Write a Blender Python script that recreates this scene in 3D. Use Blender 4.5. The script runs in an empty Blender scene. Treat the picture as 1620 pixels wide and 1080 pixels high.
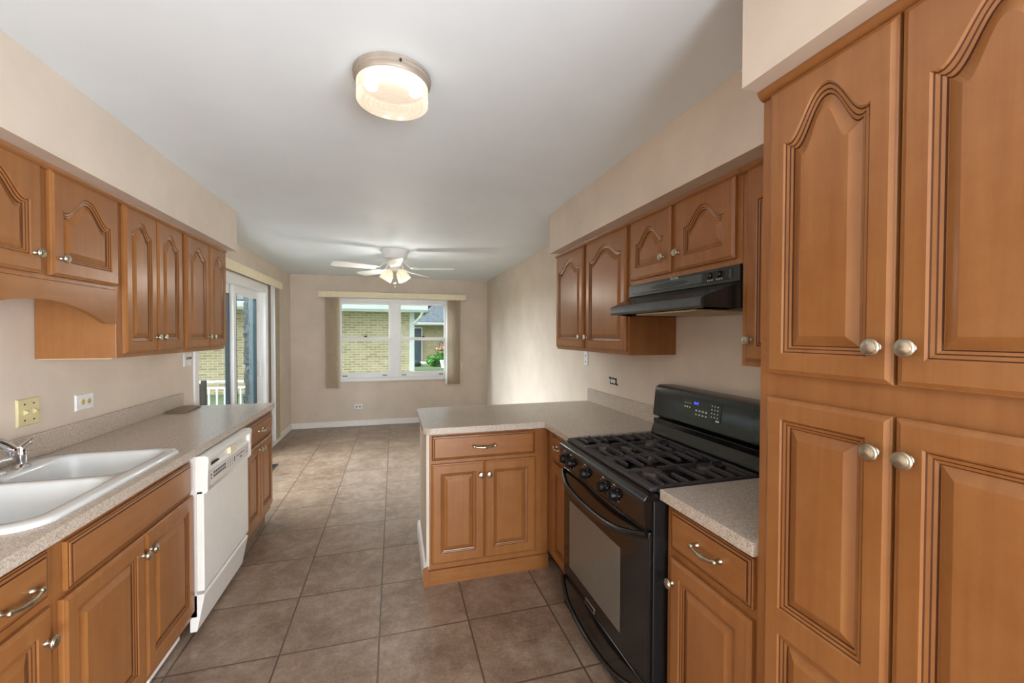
import bpy, bmesh, math, random
from mathutils import Vector, Matrix

random.seed(7)
scene = bpy.context.scene
COL = scene.collection

# ------------------------------------------------------------------ camera
F_PX, YAW, PITCH, ROLL, CAM_H = 658.2546, .2766, -.0175, -.0027, 1.4516
def make_camera():
    cd = bpy.data.cameras.new('camera'); co = bpy.data.objects.new('camera', cd); COL.objects.link(co)
    r0 = Vector((math.cos(YAW), -math.sin(YAW), 0)); f0 = Vector((math.sin(YAW), math.cos(YAW), 0)); z0 = Vector((0, 0, 1))
    fw = f0*math.cos(PITCH) + z0*math.sin(PITCH); up = -f0*math.sin(PITCH) + z0*math.cos(PITCH)
    right = r0*math.cos(ROLL) - up*math.sin(ROLL); up2 = r0*math.sin(ROLL) + up*math.cos(ROLL)
    m = Matrix.Identity(4)
    for i in range(3):
        m[i][0] = right[i]; m[i][1] = up2[i]; m[i][2] = -fw[i]
    m[0][3], m[1][3], m[2][3] = 0, 0, CAM_H
    co.matrix_world = m
    cd.sensor_fit = 'HORIZONTAL'; cd.sensor_width = 36; cd.lens = F_PX/1620*36
    cd.clip_start = .02; cd.clip_end = 300
    scene.camera = co
make_camera()

# ------------------------------------------------------------------ world, lights, exposure
scene.view_settings.view_transform = 'Standard'
scene.view_settings.look = 'None'
scene.view_settings.gamma = 1
scene.view_settings.use_curve_mapping = False
scene.view_settings.exposure = -0.02
scene.cycles.use_denoising = True
scene.cycles.max_bounces = 10
scene.cycles.diffuse_bounces = 6
scene.cycles.transparent_max_bounces = 12
scene.cycles.caustics_reflective = False
scene.cycles.caustics_refractive = False
scene.cycles.sample_clamp_indirect = 6

world = bpy.data.worlds.new('overcast_sky'); scene.world = world; world.use_nodes = True
bg = world.node_tree.nodes['Background']
# overcast sky with an added bright lobe low towards -X to light the dining end
_nt = world.node_tree
_tc = _nt.nodes.new('ShaderNodeTexCoord'); _dot = _nt.nodes.new('ShaderNodeVectorMath'); _dot.operation = 'DOT_PRODUCT'
_dir = Vector((-.95, .05, .28)).normalized(); _dot.inputs[1].default_value = tuple(_dir)
_nt.links.new(_tc.outputs['Generated'], _dot.inputs[0])
_mr = _nt.nodes.new('ShaderNodeMapRange'); _mr.interpolation_type = 'SMOOTHSTEP'
for _k, _v in (('From Min', .80), ('From Max', 1.0), ('To Min', 1.25), ('To Max', 34.0)): _mr.inputs[_k].default_value = _v
_nt.links.new(_dot.outputs['Value'], _mr.inputs['Value']); _nt.links.new(_mr.outputs[0], bg.inputs[1])
bg.inputs[0].default_value = (.92, .96, 1.0, 1)

def lamp(name, kind, loc, energy, color=(1, 1, 1), rot=(0, 0, 0), size=None, size_y=None, portal=False, radius=None):
    d = bpy.data.lights.new(name, kind); o = bpy.data.objects.new(name, d); COL.objects.link(o)
    o.location = loc; o.rotation_euler = rot; d.energy = energy; d.color = color
    if kind == 'AREA':
        if size_y: d.shape = 'RECTANGLE'; d.size_y = size_y
        d.size = size
        d.cycles.is_portal = portal
    if radius is not None: d.shadow_soft_size = radius
    if kind == 'SUN': d.angle = size
    return o
sun = lamp('sun', 'SUN', (-6, 2, 9), 1.2, (1, .97, .92), (math.radians(38), 0, math.radians(-52)), size=.12)
lamp('window_portal', 'AREA', (.0, 7.10, 1.36), 1, rot=(math.radians(-90), 0, 0), size=1.75, size_y=1.3, portal=True)
lamp('slider_portal', 'AREA', (-1.66, 4.77, 1.0), 1, rot=(0, math.radians(-90), 0), size=1.96, size_y=1.86, portal=True)
lamp('rear_fill', 'AREA', (0.35, -2.90, 1.05), 165, (.93, .97, 1), rot=(math.radians(106), 0, math.radians(30)), size=1.4, size_y=1.7)  # added fill lamp behind the camera, stands for no known window
lamp('side_fill', 'AREA', (1.52, -1.25, 1.2), 130, (.97, .98, 1), rot=(0, math.radians(97), math.radians(-34)), size=1.6, size_y=1.5)  # unseen fill panel by the right wall, added to brighten the left side
lamp('slider_fill', 'AREA', (-2.25, 4.75, 2.35), 50, (.95, .98, 1), rot=(0, math.radians(-52), 0), size=.7, size_y=1.8)  # added fill lamp outside above the door, boosts the sky light coming in

# ------------------------------------------------------------------ materials
def new_mat(name):
    m = bpy.data.materials.new(name); m.use_nodes = True
    nt = m.node_tree; b = nt.nodes['Principled BSDF']
    return m, nt, b
def N(nt, t, **kw):
    n = nt.nodes.new(t)
    for k, v in kw.items(): setattr(n, k, v)
    return n
def lin(c): return tuple(((x/255)/12.92 if x/255 <= .04045 else ((x/255+.055)/1.055)**2.4) for x in c)
def rgba(c): return (*lin(c), 1)
def coords(nt, scale=(1, 1, 1), loc=(0, 0, 0), kind='Object'):
    tc = N(nt, 'ShaderNodeTexCoord'); mp = N(nt, 'ShaderNodeMapping')
    mp.inputs['Scale'].default_value = scale; mp.inputs['Location'].default_value = loc
    nt.links.new(tc.outputs[kind], mp.inputs['Vector']); return mp.outputs[0]
def noise(nt, vec, scale, detail=3, rough=.55, dist=0):
    n = N(nt, 'ShaderNodeTexNoise'); n.inputs['Scale'].default_value = scale; n.inputs['Detail'].default_value = detail
    n.inputs['Roughness'].default_value = rough; n.inputs['Distortion'].default_value = dist
    nt.links.new(vec, n.inputs['Vector']); return n.outputs['Fac']
def ramp(nt, fac, stops):
    r = N(nt, 'ShaderNodeValToRGB'); e = r.color_ramp.elements
    while len(e) > 1: e.remove(e[-1])
    e[0].position, e[0].color = stops[0][0], rgba(stops[0][1])
    for p, c in stops[1:]:
        x = e.new(p); x.color = rgba(c)
    nt.links.new(fac, r.inputs[0]); return r.outputs[0]
def mix(nt, fac, a, b, mode='MIX'):
    n = N(nt, 'ShaderNodeMix'); n.data_type = 'RGBA'; n.blend_type = mode
    if isinstance(fac, (int, float)): n.inputs[0].default_value = fac
    else: nt.links.new(fac, n.inputs[0])
    for s, v in ((n.inputs[6], a), (n.inputs[7], b)):
        if isinstance(v, tuple): s.default_value = v
        else: nt.links.new(v, s)
    return n.outputs[2]
def bump(nt, b, h, strength, dist=.002):
    n = N(nt, 'ShaderNodeBump'); n.inputs['Strength'].default_value = strength; n.inputs['Distance'].default_value = dist
    nt.links.new(h, n.inputs['Height']); nt.links.new(n.outputs[0], b.inputs['Normal'])

def plain(name, c, rough=.5, metal=0, spec=.5, var=.04, vs=20, coat=0):
    """solid colour with a slight procedural unevenness"""
    m, nt, b = new_mat(name)
    v = coords(nt); f = noise(nt, v, vs, 3)
    d = tuple(max(0, x*(1-var)) for x in c); l = tuple(min(255, x*(1+var)) for x in c)
    nt.links.new(ramp(nt, f, [(.3, d), (.7, l)]), b.inputs['Base Color'])
    b.inputs['Roughness'].default_value = rough; b.inputs['Metallic'].default_value = metal
    b.inputs['Specular IOR Level'].default_value = spec
    if coat: b.inputs['Coat Weight'].default_value = coat; b.inputs['Coat Roughness'].default_value = .05
    return m

def wood(name, scale, dark=1.0):
    m, nt, b = new_mat(name)
    v = coords(nt, scale); v2 = coords(nt)
    g = noise(nt, v, 1.0, 5, .6, .6); big = noise(nt, v2, 2.3, 2); fleck = noise(nt, v2, 14, 4, .7)
    k = lambda c: tuple(x*dark*.88 for x in c)
    a = ramp(nt, g, [(.25, k((150, 92, 44))), (.5, k((164, 106, 53))), (.75, k((177, 119, 63)))])
    a = mix(nt, .30, a, ramp(nt, big, [(.3, k((142, 86, 42))), (.7, k((184, 127, 76)))]))
    a = mix(nt, .14, a, ramp(nt, fleck, [(.35, k((140, 86, 48))), (.65, k((184, 134, 90)))]))
    nt.links.new(a, b.inputs['Base Color'])
    b.inputs['Roughness'].default_value = .30; b.inputs['Specular IOR Level'].default_value = .5
    bump(nt, b, g, .03, .001)
    return m
WOOD_Z = wood('maple_vertical_grain', (38, 38, 2.2))
WOOD_Y = wood('maple_grain_along_run', (38, 2.2, 38))
WOOD_X = wood('maple_grain_across', (2.2, 38, 38))
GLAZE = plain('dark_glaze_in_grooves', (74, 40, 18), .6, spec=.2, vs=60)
PALEWOOD = plain('unfinished_pale_maple', (214, 184, 150), .6)

def wall_mat(name, c, v=.03, stain=False):
    m, nt, b = new_mat(name)
    vec = coords(nt); f = noise(nt, vec, 3.0, 4, .6)
    a = ramp(nt, f, [(.3, tuple(x*(1-v) for x in c)), (.7, tuple(min(255, x*(1+v)) for x in c))])
    nt.links.new(a, b.inputs['Base Color'])
    b.inputs['Roughness'].default_value = .55; b.inputs['Specular IOR Level'].default_value = .35
    bump(nt, b, noise(nt, vec, 90, 3), .12, .002)
    return m
WALL = wall_mat('beige_wall_paint', (210, 197, 183))
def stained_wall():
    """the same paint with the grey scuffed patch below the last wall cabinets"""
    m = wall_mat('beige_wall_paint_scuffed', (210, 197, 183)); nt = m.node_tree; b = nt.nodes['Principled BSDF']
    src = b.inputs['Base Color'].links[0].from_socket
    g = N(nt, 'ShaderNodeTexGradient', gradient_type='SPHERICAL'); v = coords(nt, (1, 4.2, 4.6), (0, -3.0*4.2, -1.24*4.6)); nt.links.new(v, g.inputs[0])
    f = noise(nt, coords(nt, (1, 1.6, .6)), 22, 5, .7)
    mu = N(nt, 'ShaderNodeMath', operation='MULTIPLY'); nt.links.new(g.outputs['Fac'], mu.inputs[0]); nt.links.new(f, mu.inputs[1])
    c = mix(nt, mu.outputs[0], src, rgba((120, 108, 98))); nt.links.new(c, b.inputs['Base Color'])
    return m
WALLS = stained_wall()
CEIL = wall_mat('white_ceiling_paint', (228, 237, 245), .01)
WHITE = plain('white_vinyl', (236, 238, 240), .35, var=.01)
TRIMW = plain('white_trim_paint', (238, 238, 236), .4, var=.015)
ENAMEL = plain('white_enamel_sink', (214, 218, 219), .12, var=.01, coat=.4)
APPL = plain('off_white_appliance', (230, 229, 224), .28, var=.01)
APPLG = plain('grey_appliance_panel', (214, 210, 206), .35, var=.01)
INK = plain('dark_print', (96, 94, 100), .6)
BLACK = plain('black_gloss_enamel', (12, 12, 13), .18, var=.1, coat=.2)
KNOBM = plain('black_knob_plastic', (12, 12, 13), .38, spec=.3, var=.1)
BLACKM = plain('black_textured_panel', (25, 26, 27), .3, var=.2, vs=200)
CONSOLE = plain('dark_glass_console', (30, 36, 35), .16, var=.1)
IRON = plain('cast_iron_grate', (58, 54, 55), .5, var=.12, vs=60)
BURNER = plain('burner_cap_grey', (66, 59, 55), .5, var=.15, vs=60)
HOODM = plain('black_hood_metal', (34, 37, 39), .25, metal=.0, var=.1, coat=.3)
HOODG = plain('graphite_hood_strip', (86, 90, 92), .3, metal=.7, var=.05)
FILTER = plain('greasy_hood_filter', (176, 160, 130), .55, metal=.3, var=.15, vs=120)
NICKEL = plain('antique_nickel', (186, 178, 160), .3, metal=1.0, var=.1, vs=60)
CHROME = plain('chrome', (225, 226, 230), .06, metal=1.0, var=.01)
PEWTER = plain('pewter_fixture_metal', (168, 158, 148), .42, metal=.35, var=.04)
IVORY = plain('ivory_plastic', (208, 196, 150), .4, var=.02)
WPLAS = plain('white_plastic', (226, 227, 228), .4, var=.02)
DARKHOLE = plain('dark_slot', (34, 28, 25), .7)
VANE = plain('cream_blind_vane', (232, 222, 204), .6, var=.03)
def translucent(m, k):
    nt = m.node_tree; b = nt.nodes['Principled BSDF']; out = nt.nodes['Material Output']
    t = N(nt, 'ShaderNodeBsdfTranslucent'); t.inputs[0].default_value = rgba((226, 212, 188)); mx = N(nt, 'ShaderNodeMixShader'); mx.inputs[0].default_value = k
    nt.links.new(b.outputs[0], mx.inputs[1]); nt.links.new(t.outputs[0], mx.inputs[2]); nt.links.new(mx.outputs[0], out.inputs[0])
translucent(VANE, .4)
VALANCE = plain('cream_valance', (230, 218, 188), .5, var=.02)
DSTILE = plain('dark_teal_gasket', (40, 56, 62), .4)
TEAL = plain('grey_teal_outer_jamb', (52, 74, 80), .6)
TILEB = plain('brown_sample_tile', (122, 106, 92), .5, var=.1)
FANW = plain('white_fan_enamel', (236, 236, 236), .35, var=.01)
RAILW = plain('white_railing_paint', (206, 212, 214), .5, var=.01)

def speckle(name, base):
    m, nt, b = new_mat(name)
    v = coords(nt)
    f1 = noise(nt, v, 260, 2, .7); f2 = noise(nt, v, 150, 2, .6); f3 = noise(nt, v, 5, 2)
    k = lambda s: tuple(min(255, x*s) for x in base)
    a = ramp(nt, f1, [(.36, k(.68)), (.48, k(.95)), (.60, k(1.03)), (.68, k(1.22))])
    a = mix(nt, .35, a, ramp(nt, f2, [(.38, k(.72)), (.52, k(1.0)), (.66, k(1.15))]))
    a = mix(nt, .12, a, ramp(nt, f3, [(.3, k(.92)), (.7, k(1.08))]))
    nt.links.new(a, b.inputs['Base Color'])
    b.inputs['Roughness'].default_value = .24; b.inputs['Specular IOR Level'].default_value = .5
    return m
LAMINATE = speckle('speckled_taupe_laminate', (192, 180, 167))

def floor_mat():
    m, nt, b = new_mat('brown_stone_floor_tile')
    T = .4316
    v = coords(nt, (1, 1, 1), (.070+20*T, -2.067+20*T, 0))
    br = N(nt, 'ShaderNodeTexBrick'); br.offset = 0; br.squash = 1
    for k, x in (('Scale', 1), ('Mortar Size', .0042), ('Mortar Smooth', .1), ('Bias', 0), ('Brick Width', T), ('Row Height', T)):
        br.inputs[k].default_value = x
    br.inputs['Color1'].default_value = (0, 0, 0, 1); br.inputs['Color2'].default_value = (1, 1, 1, 1)
    nt.links.new(v, br.inputs['Vector'])
    v2 = coords(nt)
    # each tile has its own cloud pattern: offset the noise by the tile's random value
    add = N(nt, 'ShaderNodeVectorMath', operation='MULTIPLY_ADD')
    nt.links.new(br.outputs['Color'], add.inputs[0]); add.inputs[1].default_value = (7, 3, 5); nt.links.new(v2, add.inputs[2])
    n1 = noise(nt, add.outputs[0], 4.2, 8, .66, .4); n2 = noise(nt, add.outputs[0], 17, 5, .7); n3 = noise(nt, v2, 70, 3, .7)
    a = ramp(nt, n1, [(.30, (84, 62, 46)), (.44, (120, 97, 79)), (.56, (142, 121, 104)), (.70, (170, 152, 136))])
    a = mix(nt, .35, a, ramp(nt, n2, [(.34, (88, 64, 48)), (.5, (132, 110, 92)), (.66, (178, 160, 145))]))
    a = mix(nt, .24, a, ramp(nt, n3, [(.3, (96, 74, 58)), (.7, (176, 158, 142))]))
    a = mix(nt, br.outputs['Fac'], a, rgba((88, 72, 58)))
    nt.links.new(a, b.inputs['Base Color'])
    b.inputs['Roughness'].default_value = .33; b.inputs['Specular IOR Level'].default_value = .5
    inv = N(nt, 'ShaderNodeMath', operation='SUBTRACT'); inv.inputs[0].default_value = 1; nt.links.new(br.outputs['Fac'], inv.inputs[1])
    bump(nt, b, inv.outputs[0], .5, .003)
    return m
FLOORM = floor_mat()

def brick_mat(name, cols, mortar, rot):
    m, nt, b = new_mat(name)
    tc = N(nt, 'ShaderNodeTexCoord'); mp = N(nt, 'ShaderNodeMapping'); mp.inputs['Rotation'].default_value = rot
    nt.links.new(tc.outputs['Object'], mp.inputs['Vector'])
    br = N(nt, 'ShaderNodeTexBrick'); br.offset = .5
    for k, x in (('Scale', 1), ('Mortar Size', .010), ('Mortar Smooth', .2), ('Bias', -.1), ('Brick Width', .235), ('Row Height', .072)):
        br.inputs[k].default_value = x
    br.inputs['Color1'].default_value = rgba(cols[0]); br.inputs['Color2'].default_value = rgba(cols[1]); br.inputs['Mortar'].default_value = rgba(mortar)
    nt.links.new(mp.outputs[0], br.inputs['Vector'])
    f = noise(nt, coords(nt), 3, 3)
    a = mix(nt, .25, br.outputs['Color'], ramp(nt, f, [(.3, cols[1]), (.7, cols[0])]))
    nt.links.new(a, b.inputs['Base Color']); b.inputs['Roughness'].default_value = .9
    return m
RX = (math.radians(-90), 0, 0)
BRICK_A = brick_mat('yellow_brick', ((206, 190, 152), (160, 143, 108)), (228, 222, 204), RX)
BRICK_B = brick_mat('tan_brick', ((180, 164, 130), (146, 130, 98)), (196, 188, 168), RX)
STONE = plain('rough_grey_stone', (66, 72, 74), .95, var=.35, vs=26)
SHINGLE = plain('grey_roof_shingle', (92, 100, 106), .9, var=.25, vs=14)
EAVE = plain('white_gutter_metal', (226, 232, 232), .45, var=.02)
SOFFITM = plain('painted_eave_soffit', (176, 186, 184), .7, var=.03)
DOORD = plain('dark_slate_door_paint', (58, 70, 80), .5)
CONCRETE = plain('pale_concrete', (204, 201, 194), .9, var=.06)
GRASS = plain('lawn_green', (88, 106, 72), .95, var=.25, vs=30)
LEAF = plain('leaf_green', (86, 136, 62), .7, var=.3, vs=12)
PETAL = plain('pink_petal', (220, 120, 120), .6, var=.1)
CHAIRB = plain('dark_brown_outdoor_wood', (36, 26, 20), .6, var=.1)
CHAIRK = plain('black_outdoor_mesh', (8, 9, 10), .6)

def glass_mat(name, tint, refl=.9):
    m = bpy.data.materials.new(name); m.use_nodes = True; nt = m.node_tree; nt.nodes.clear()
    out = N(nt, 'ShaderNodeOutputMaterial'); tr = N(nt, 'ShaderNodeBsdfTransparent'); gl = N(nt, 'ShaderNodeBsdfGlossy')
    tr.inputs[0].default_value = (*tint, 1); gl.inputs['Roughness'].default_value = .01
    fr = N(nt, 'ShaderNodeFresnel'); ge = N(nt, 'ShaderNodeNewGeometry'); mr = N(nt, 'ShaderNodeMapRange')
    mr.inputs['To Min'].default_value = 1.07; mr.inputs['To Max'].default_value = 1/1.07      # same reflectance entering and leaving the pane
    nt.links.new(ge.outputs['Backfacing'], mr.inputs['Value']); nt.links.new(mr.outputs[0], fr.inputs['IOR'])
    mx = N(nt, 'ShaderNodeMixShader')
    nt.links.new(fr.outputs[0], mx.inputs[0]); nt.links.new(tr.outputs[0], mx.inputs[1]); nt.links.new(gl.outputs[0], mx.inputs[2])
    nt.links.new(mx.outputs[0], out.inputs[0]); return m
PANE = glass_mat('window_glass', (.95, .98, .975))

def lit_glass(name, color, strength, trans):
    m = bpy.data.materials.new(name); m.use_nodes = True; nt = m.node_tree; b = nt.nodes['Principled BSDF']
    out = nt.nodes['Material Output']
    f = noise(nt, coords(nt), 24, 3)
    nt.links.new(ramp(nt, f, [(.3, (236, 226, 208)), (.7, (250, 244, 232))]), b.inputs['Base Color'])
    b.inputs['Roughness'].default_value = .15
    b.inputs['Emission Color'].default_value = (*color, 1); b.inputs['Emission Strength'].default_value = strength
    tr = N(nt, 'ShaderNodeBsdfTransparent'); mx = N(nt, 'ShaderNodeMixShader'); mx.inputs[0].default_value = trans
    nt.links.new(b.outputs[0], mx.inputs[1]); nt.links.new(tr.outputs[0], mx.inputs[2]); nt.links.new(mx.outputs[0], out.inputs[0])
    return m
LENS = lit_glass('lit_ribbed_glass', (1, .86, .68), .42, .35)
LENSR = lit_glass('lit_ribbed_glass_ring', (1, .80, .56), .30, .25)
SHADE = lit_glass('lit_tulip_glass', (1, .76, .46), .30, .12)
def emit(name, color, s):
    m, nt, b = new_mat(name); b.inputs['Base Color'].default_value = (*color, 1)
    b.inputs['Emission Color'].default_value = (*color, 1); b.inputs['Emission Strength'].default_value = s; return m
DIGIT = emit('blue_led', (.05, .1, 1.0), 2.0)
BULB = emit('bulb', (1, .9, .75), 3.0)
PRINTW = plain('pale_print', (196, 200, 200), .6)
def oven_glass():
    m, nt, b = new_mat('oven_glass_reflection_grey')
    v = coords(nt)
    vo = N(nt, 'ShaderNodeTexVoronoi'); vo.inputs['Scale'].default_value = 260; nt.links.new(v, vo.inputs['Vector'])
    nt.links.new(ramp(nt, vo.outputs['Distance'], [(.2, (108, 104, 97)), (.6, (100, 97, 90))]), b.inputs['Base Color'])  # even grey carries the floor's reflection in the glass colour
    b.inputs['Roughness'].default_value = .08; b.inputs['Specular IOR Level'].default_value = .7
    return m
OVENG = oven_glass()

# ------------------------------------------------------------------ mesh helpers
class MB:
    def __init__(s): s.v = []; s.f = []; s.m = []; s.fills = []
    def quad(s, *p, m=0):
        i = len(s.v); s.v += [tuple(q) for q in p]; s.f.append(tuple(range(i, i+len(p)))); s.m.append(m)
    def box(s, x0, x1, y0, y1, z0, z1, m=0, fr=None):
        c = [(x0, y0, z0), (x1, y0, z0), (x1, y1, z0), (x0, y1, z0), (x0, y0, z1), (x1, y0, z1), (x1, y1, z1), (x0, y1, z1)]
        if fr: c = [fr(*q) for q in c]
        i = len(s.v); s.v += c
        for q in ((0, 3, 2, 1), (4, 5, 6, 7), (0, 1, 5, 4), (1, 2, 6, 5), (2, 3, 7, 6), (3, 0, 4, 7)):
            s.f.append(tuple(i+k for k in q)); s.m.append(m)
        return s
    def loops(s, loops, cap0=False, cap1=False, mats=None, closed=True):
        n = len(loops[0]); base = len(s.v)
        for L in loops: s.v += [tuple(p) for p in L]
        for a in range(len(loops)-1):
            for k in range(n if closed else n-1):
                k2 = (k+1) % n
                s.f.append((base+a*n+k, base+a*n+k2, base+(a+1)*n+k2, base+(a+1)*n+k)); s.m.append(mats[a] if mats else 0)
        if cap0: s.f.append(tuple(base+k for k in range(n))[::-1]); s.m.append(mats[0] if mats else 0)
        if cap1: s.f.append(tuple(base+(len(loops)-1)*n+k for k in range(n))); s.m.append(mats[-1] if mats else 0)
        return s
    def tube(s, pts, r, n=12, cap=True, m=0, flat=1.0):
        pts = [Vector(p) for p in pts]; rs = r if isinstance(r, (list, tuple)) else [r]*len(pts)
        L = []; prev = None
        for i, p in enumerate(pts):
            t = (pts[min(i+1, len(pts)-1)] - pts[max(i-1, 0)]).normalized()
            if prev is None:
                a = Vector((0, 0, 1)) if abs(t.z) < .9 else Vector((1, 0, 0))
                u = t.cross(a).normalized()
            else: u = (prev - t*prev.dot(t)).normalized()
            w = t.cross(u); prev = u
            L.append([p + u*rs[i]*math.cos(2*math.pi*k/n) + w*rs[i]*flat*math.sin(2*math.pi*k/n) for k in range(n)])
        s.loops(L, cap, cap, [m]*len(L)); return s
    def lathe(s, prof, o, ax, n=24, cap0=True, cap1=True, m=0, mats=None):
        ax = Vector(ax).normalized(); a = Vector((0, 0, 1)) if abs(ax.z) < .9 else Vector((1, 0, 0))
        u = ax.cross(a).normalized(); w = ax.cross(u); o = Vector(o)
        L = [[o + ax*h + (u*math.cos(2*math.pi*k/n) + w*math.sin(2*math.pi*k/n))*r for k in range(n)] for r, h in prof]
        s.loops(L, cap0, cap1, mats or [m]*len(L)); return s
    def prism(s, poly, fn, h0, h1, m=0):
        s.loops([[fn(a, b, h0) for a, b in poly], [fn(a, b, h1) for a, b in poly]], True, True, [m, m]); return s
    def fill(s, loops, normal, m=0): s.fills.append((loops, normal, m))
    def build(s, name, mats, parent=None, smooth=None, bevel=0, seg=2, loc=None):
        me = bpy.data.meshes.new(name); o = bpy.data.objects.new(name, me); COL.objects.link(o)
        off = Vector((0, 0, 0))
        if parent is not None:
            r = parent
            while r.parent: r = r.parent
            off = r.location.copy(); o.parent = parent
            if parent.parent is None and parent.type == 'MESH': off = parent.location.copy()
        elif loc is not None: off = Vector(loc); o.location = off
        bm = bmesh.new()
        vs = [bm.verts.new(Vector(p)-off) for p in s.v]
        for f, mi in zip(s.f, s.m):
            try: bm.faces.new([vs[i] for i in f]).material_index = mi
            except ValueError: pass
        for loops, nrm, mi in s.fills:
            ed = []
            for L in loops:
                q = [bm.verts.new(Vector(p)-off) for p in L]
                ed += [bm.edges.new((q[i], q[(i+1) % len(q)])) for i in range(len(q))]
            res = bmesh.ops.triangle_fill(bm, use_beauty=True, use_dissolve=False, edges=ed, normal=Vector(nrm))
            for g in res['geom']:
                if isinstance(g, bmesh.types.BMFace): g.material_index = mi
        bmesh.ops.remove_doubles(bm, verts=bm.verts, dist=1e-5)
        bmesh.ops.recalc_face_normals(bm, faces=bm.faces)
        bm.to_mesh(me); bm.free()
        for m in (mats if isinstance(mats, (list, tuple)) else [mats]): me.materials.append(m)
        if smooth:
            for p in me.polygons: p.use_smooth = True
            me.set_sharp_from_angle(angle=math.radians(smooth))
        if bevel:
            md = o.modifiers.new('edge', 'BEVEL'); md.width = bevel; md.segments = seg; md.limit_method = 'ANGLE'; md.angle_limit = math.radians(40)
        return o

def tag(o, label=None, cat=None, group=None, kind=None):
    if label: o['label'] = label
    if cat: o['category'] = cat
    if group: o['group'] = group
    if kind: o['kind'] = kind
    return o
def thing(name, loc, label=None, cat=None, group=None, kind=None):
    o = bpy.data.objects.new(name, None); COL.objects.link(o); o.location = loc; o.empty_display_size = .05
    return tag(o, label, cat, group, kind)
def struct(name, mb, mat, **kw): return tag(mb.build(name, mat, **kw), kind='structure')
def B(*a, **k): return MB().box(*a, **k)
def text_part(name, body, size, origin, U, V, mat, parent, depth=.0004):
    c = bpy.data.curves.new(name, 'FONT'); c.body = body; c.size = size; c.align_x = 'CENTER'; c.align_y = 'CENTER'; c.extrude = depth
    t = bpy.data.objects.new('tmp', c); COL.objects.link(t)
    bpy.context.view_layer.update()
    me = bpy.data.meshes.new_from_object(t.evaluated_get(bpy.context.evaluated_depsgraph_get()))
    bpy.data.objects.remove(t); bpy.data.curves.remove(c)
    U = Vector(U).normalized(); V = Vector(V).normalized(); W = U.cross(V); o3 = Vector(origin)
    r = parent
    while r.parent: r = r.parent
    for v in me.vertices: v.co = o3 + U*v.co.x + V*v.co.y + W*v.co.z - r.location
    me.materials.clear(); me.materials.append(mat); me.name = name
    o = bpy.data.objects.new(name, me); COL.objects.link(o); o.parent = parent
    return o

# frames: (u along the run, v up, w out of the face)
def frame_left(x): return lambda u, v, w: (x+w, u, v)
def frame_right(x): return lambda u, v, w: (x-w, u, v)
def frame_front(y): return lambda u, v, w: (u, y-w, v)
def axes(fr):
    o = Vector(fr(0, 0, 0)); return (Vector(fr(1, 0, 0))-o, Vector(fr(0, 1, 0))-o, Vector(fr(0, 0, 1))-o)

# ------------------------------------------------------------------ dimensions
XL, XR, YB, ZC, ZS = -1.504, 1.534, 6.9625, 2.3515, 2.062
KL, KR = XL+.003, XR-.003            # cabinet backs, just clear of the walls
YR = -3.0
CT = .914
LFACE, RFACE = -.925, .925          # base cabinet face frames
ULF, URF = -1.211, 1.235            # wall cabinet face frames

# ------------------------------------------------------------------ room shell
struct('floor', B(XL-.15, XR+.15, YR-.15, YB+.15, -.10, 0), FLOORM)
struct('ceiling', B(XL-.15, XR+.15, YR-.15, YB+.15, ZC, ZC+.10), CEIL)
SY0, SY1, SZ1 = 3.83, 5.70, 2.0     # sliding door opening
w = MB()
w.box(XL-.15, XL, YR-.15, SY0, 0, ZC); w.box(XL-.15, XL, SY1, YB+.15, 0, ZC); w.box(XL-.15, XL, SY0, SY1, SZ1, ZC)
struct('wall_left', w, WALLS)
w = MB()                                                        # opening behind the camera, made up to go with the side fill lamp
w.box(XR, XR+.15, YR-.15, -2.05, 0, ZC); w.box(XR, XR+.15, -.45, YB+.15, 0, ZC); w.box(XR, XR+.15, -2.05, -.45, 0, .4); w.box(XR, XR+.15, -2.05, -.45, 2.0, ZC)
struct('wall_right', w, WALL)
WX0, WX1, WZ0, WZ1 = -.863, .885, .70, 2.01
w = MB()
w.box(XL, WX0, YB, YB+.15, 0, ZC); w.box(WX1, XR, YB, YB+.15, 0, ZC); w.box(WX0, WX1, YB, YB+.15, 0, WZ0); w.box(WX0, WX1, YB, YB+.15, WZ1, ZC)
struct('wall_back', w, WALL)
w = MB()  # wide rear opening, made up to bring light in behind the camera
w.box(XL, -1.3, YR-.15, YR, 0, ZC); w.box(1.3, XR, YR-.15, YR, 0, ZC); w.box(-1.3, 1.3, YR-.15, YR, 0, .15); w.box(-1.3, 1.3, YR-.15, YR, 2.25, ZC)
struct('wall_rear', w, WALL)
struct('trim_1', B(XL, -1.12, YR, 3.548, ZS, ZC), WALL)                         # soffit over the left wall cabinets
w = MB(); w.box(1.135, XR, .849, 2.9635, ZS, ZC); w.box(.833, XR, YR, .849, ZS, ZC)
struct('trim_2', w, WALL)                                                        # soffit over the right run, deeper over the pantry
def skirting(name, x0, x1, y0, y1): struct(name, B(x0, x1, y0, y1, 0, .085), TRIMW, bevel=.004)
skirting('baseboard_back', XL+.014, XR-.014, YB-.014, YB)
skirting('baseboard_left', XL, XL+.014, SY1+.01, YB)
skirting('baseboard_right', XR-.014, XR, 3.08, YB)

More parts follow.
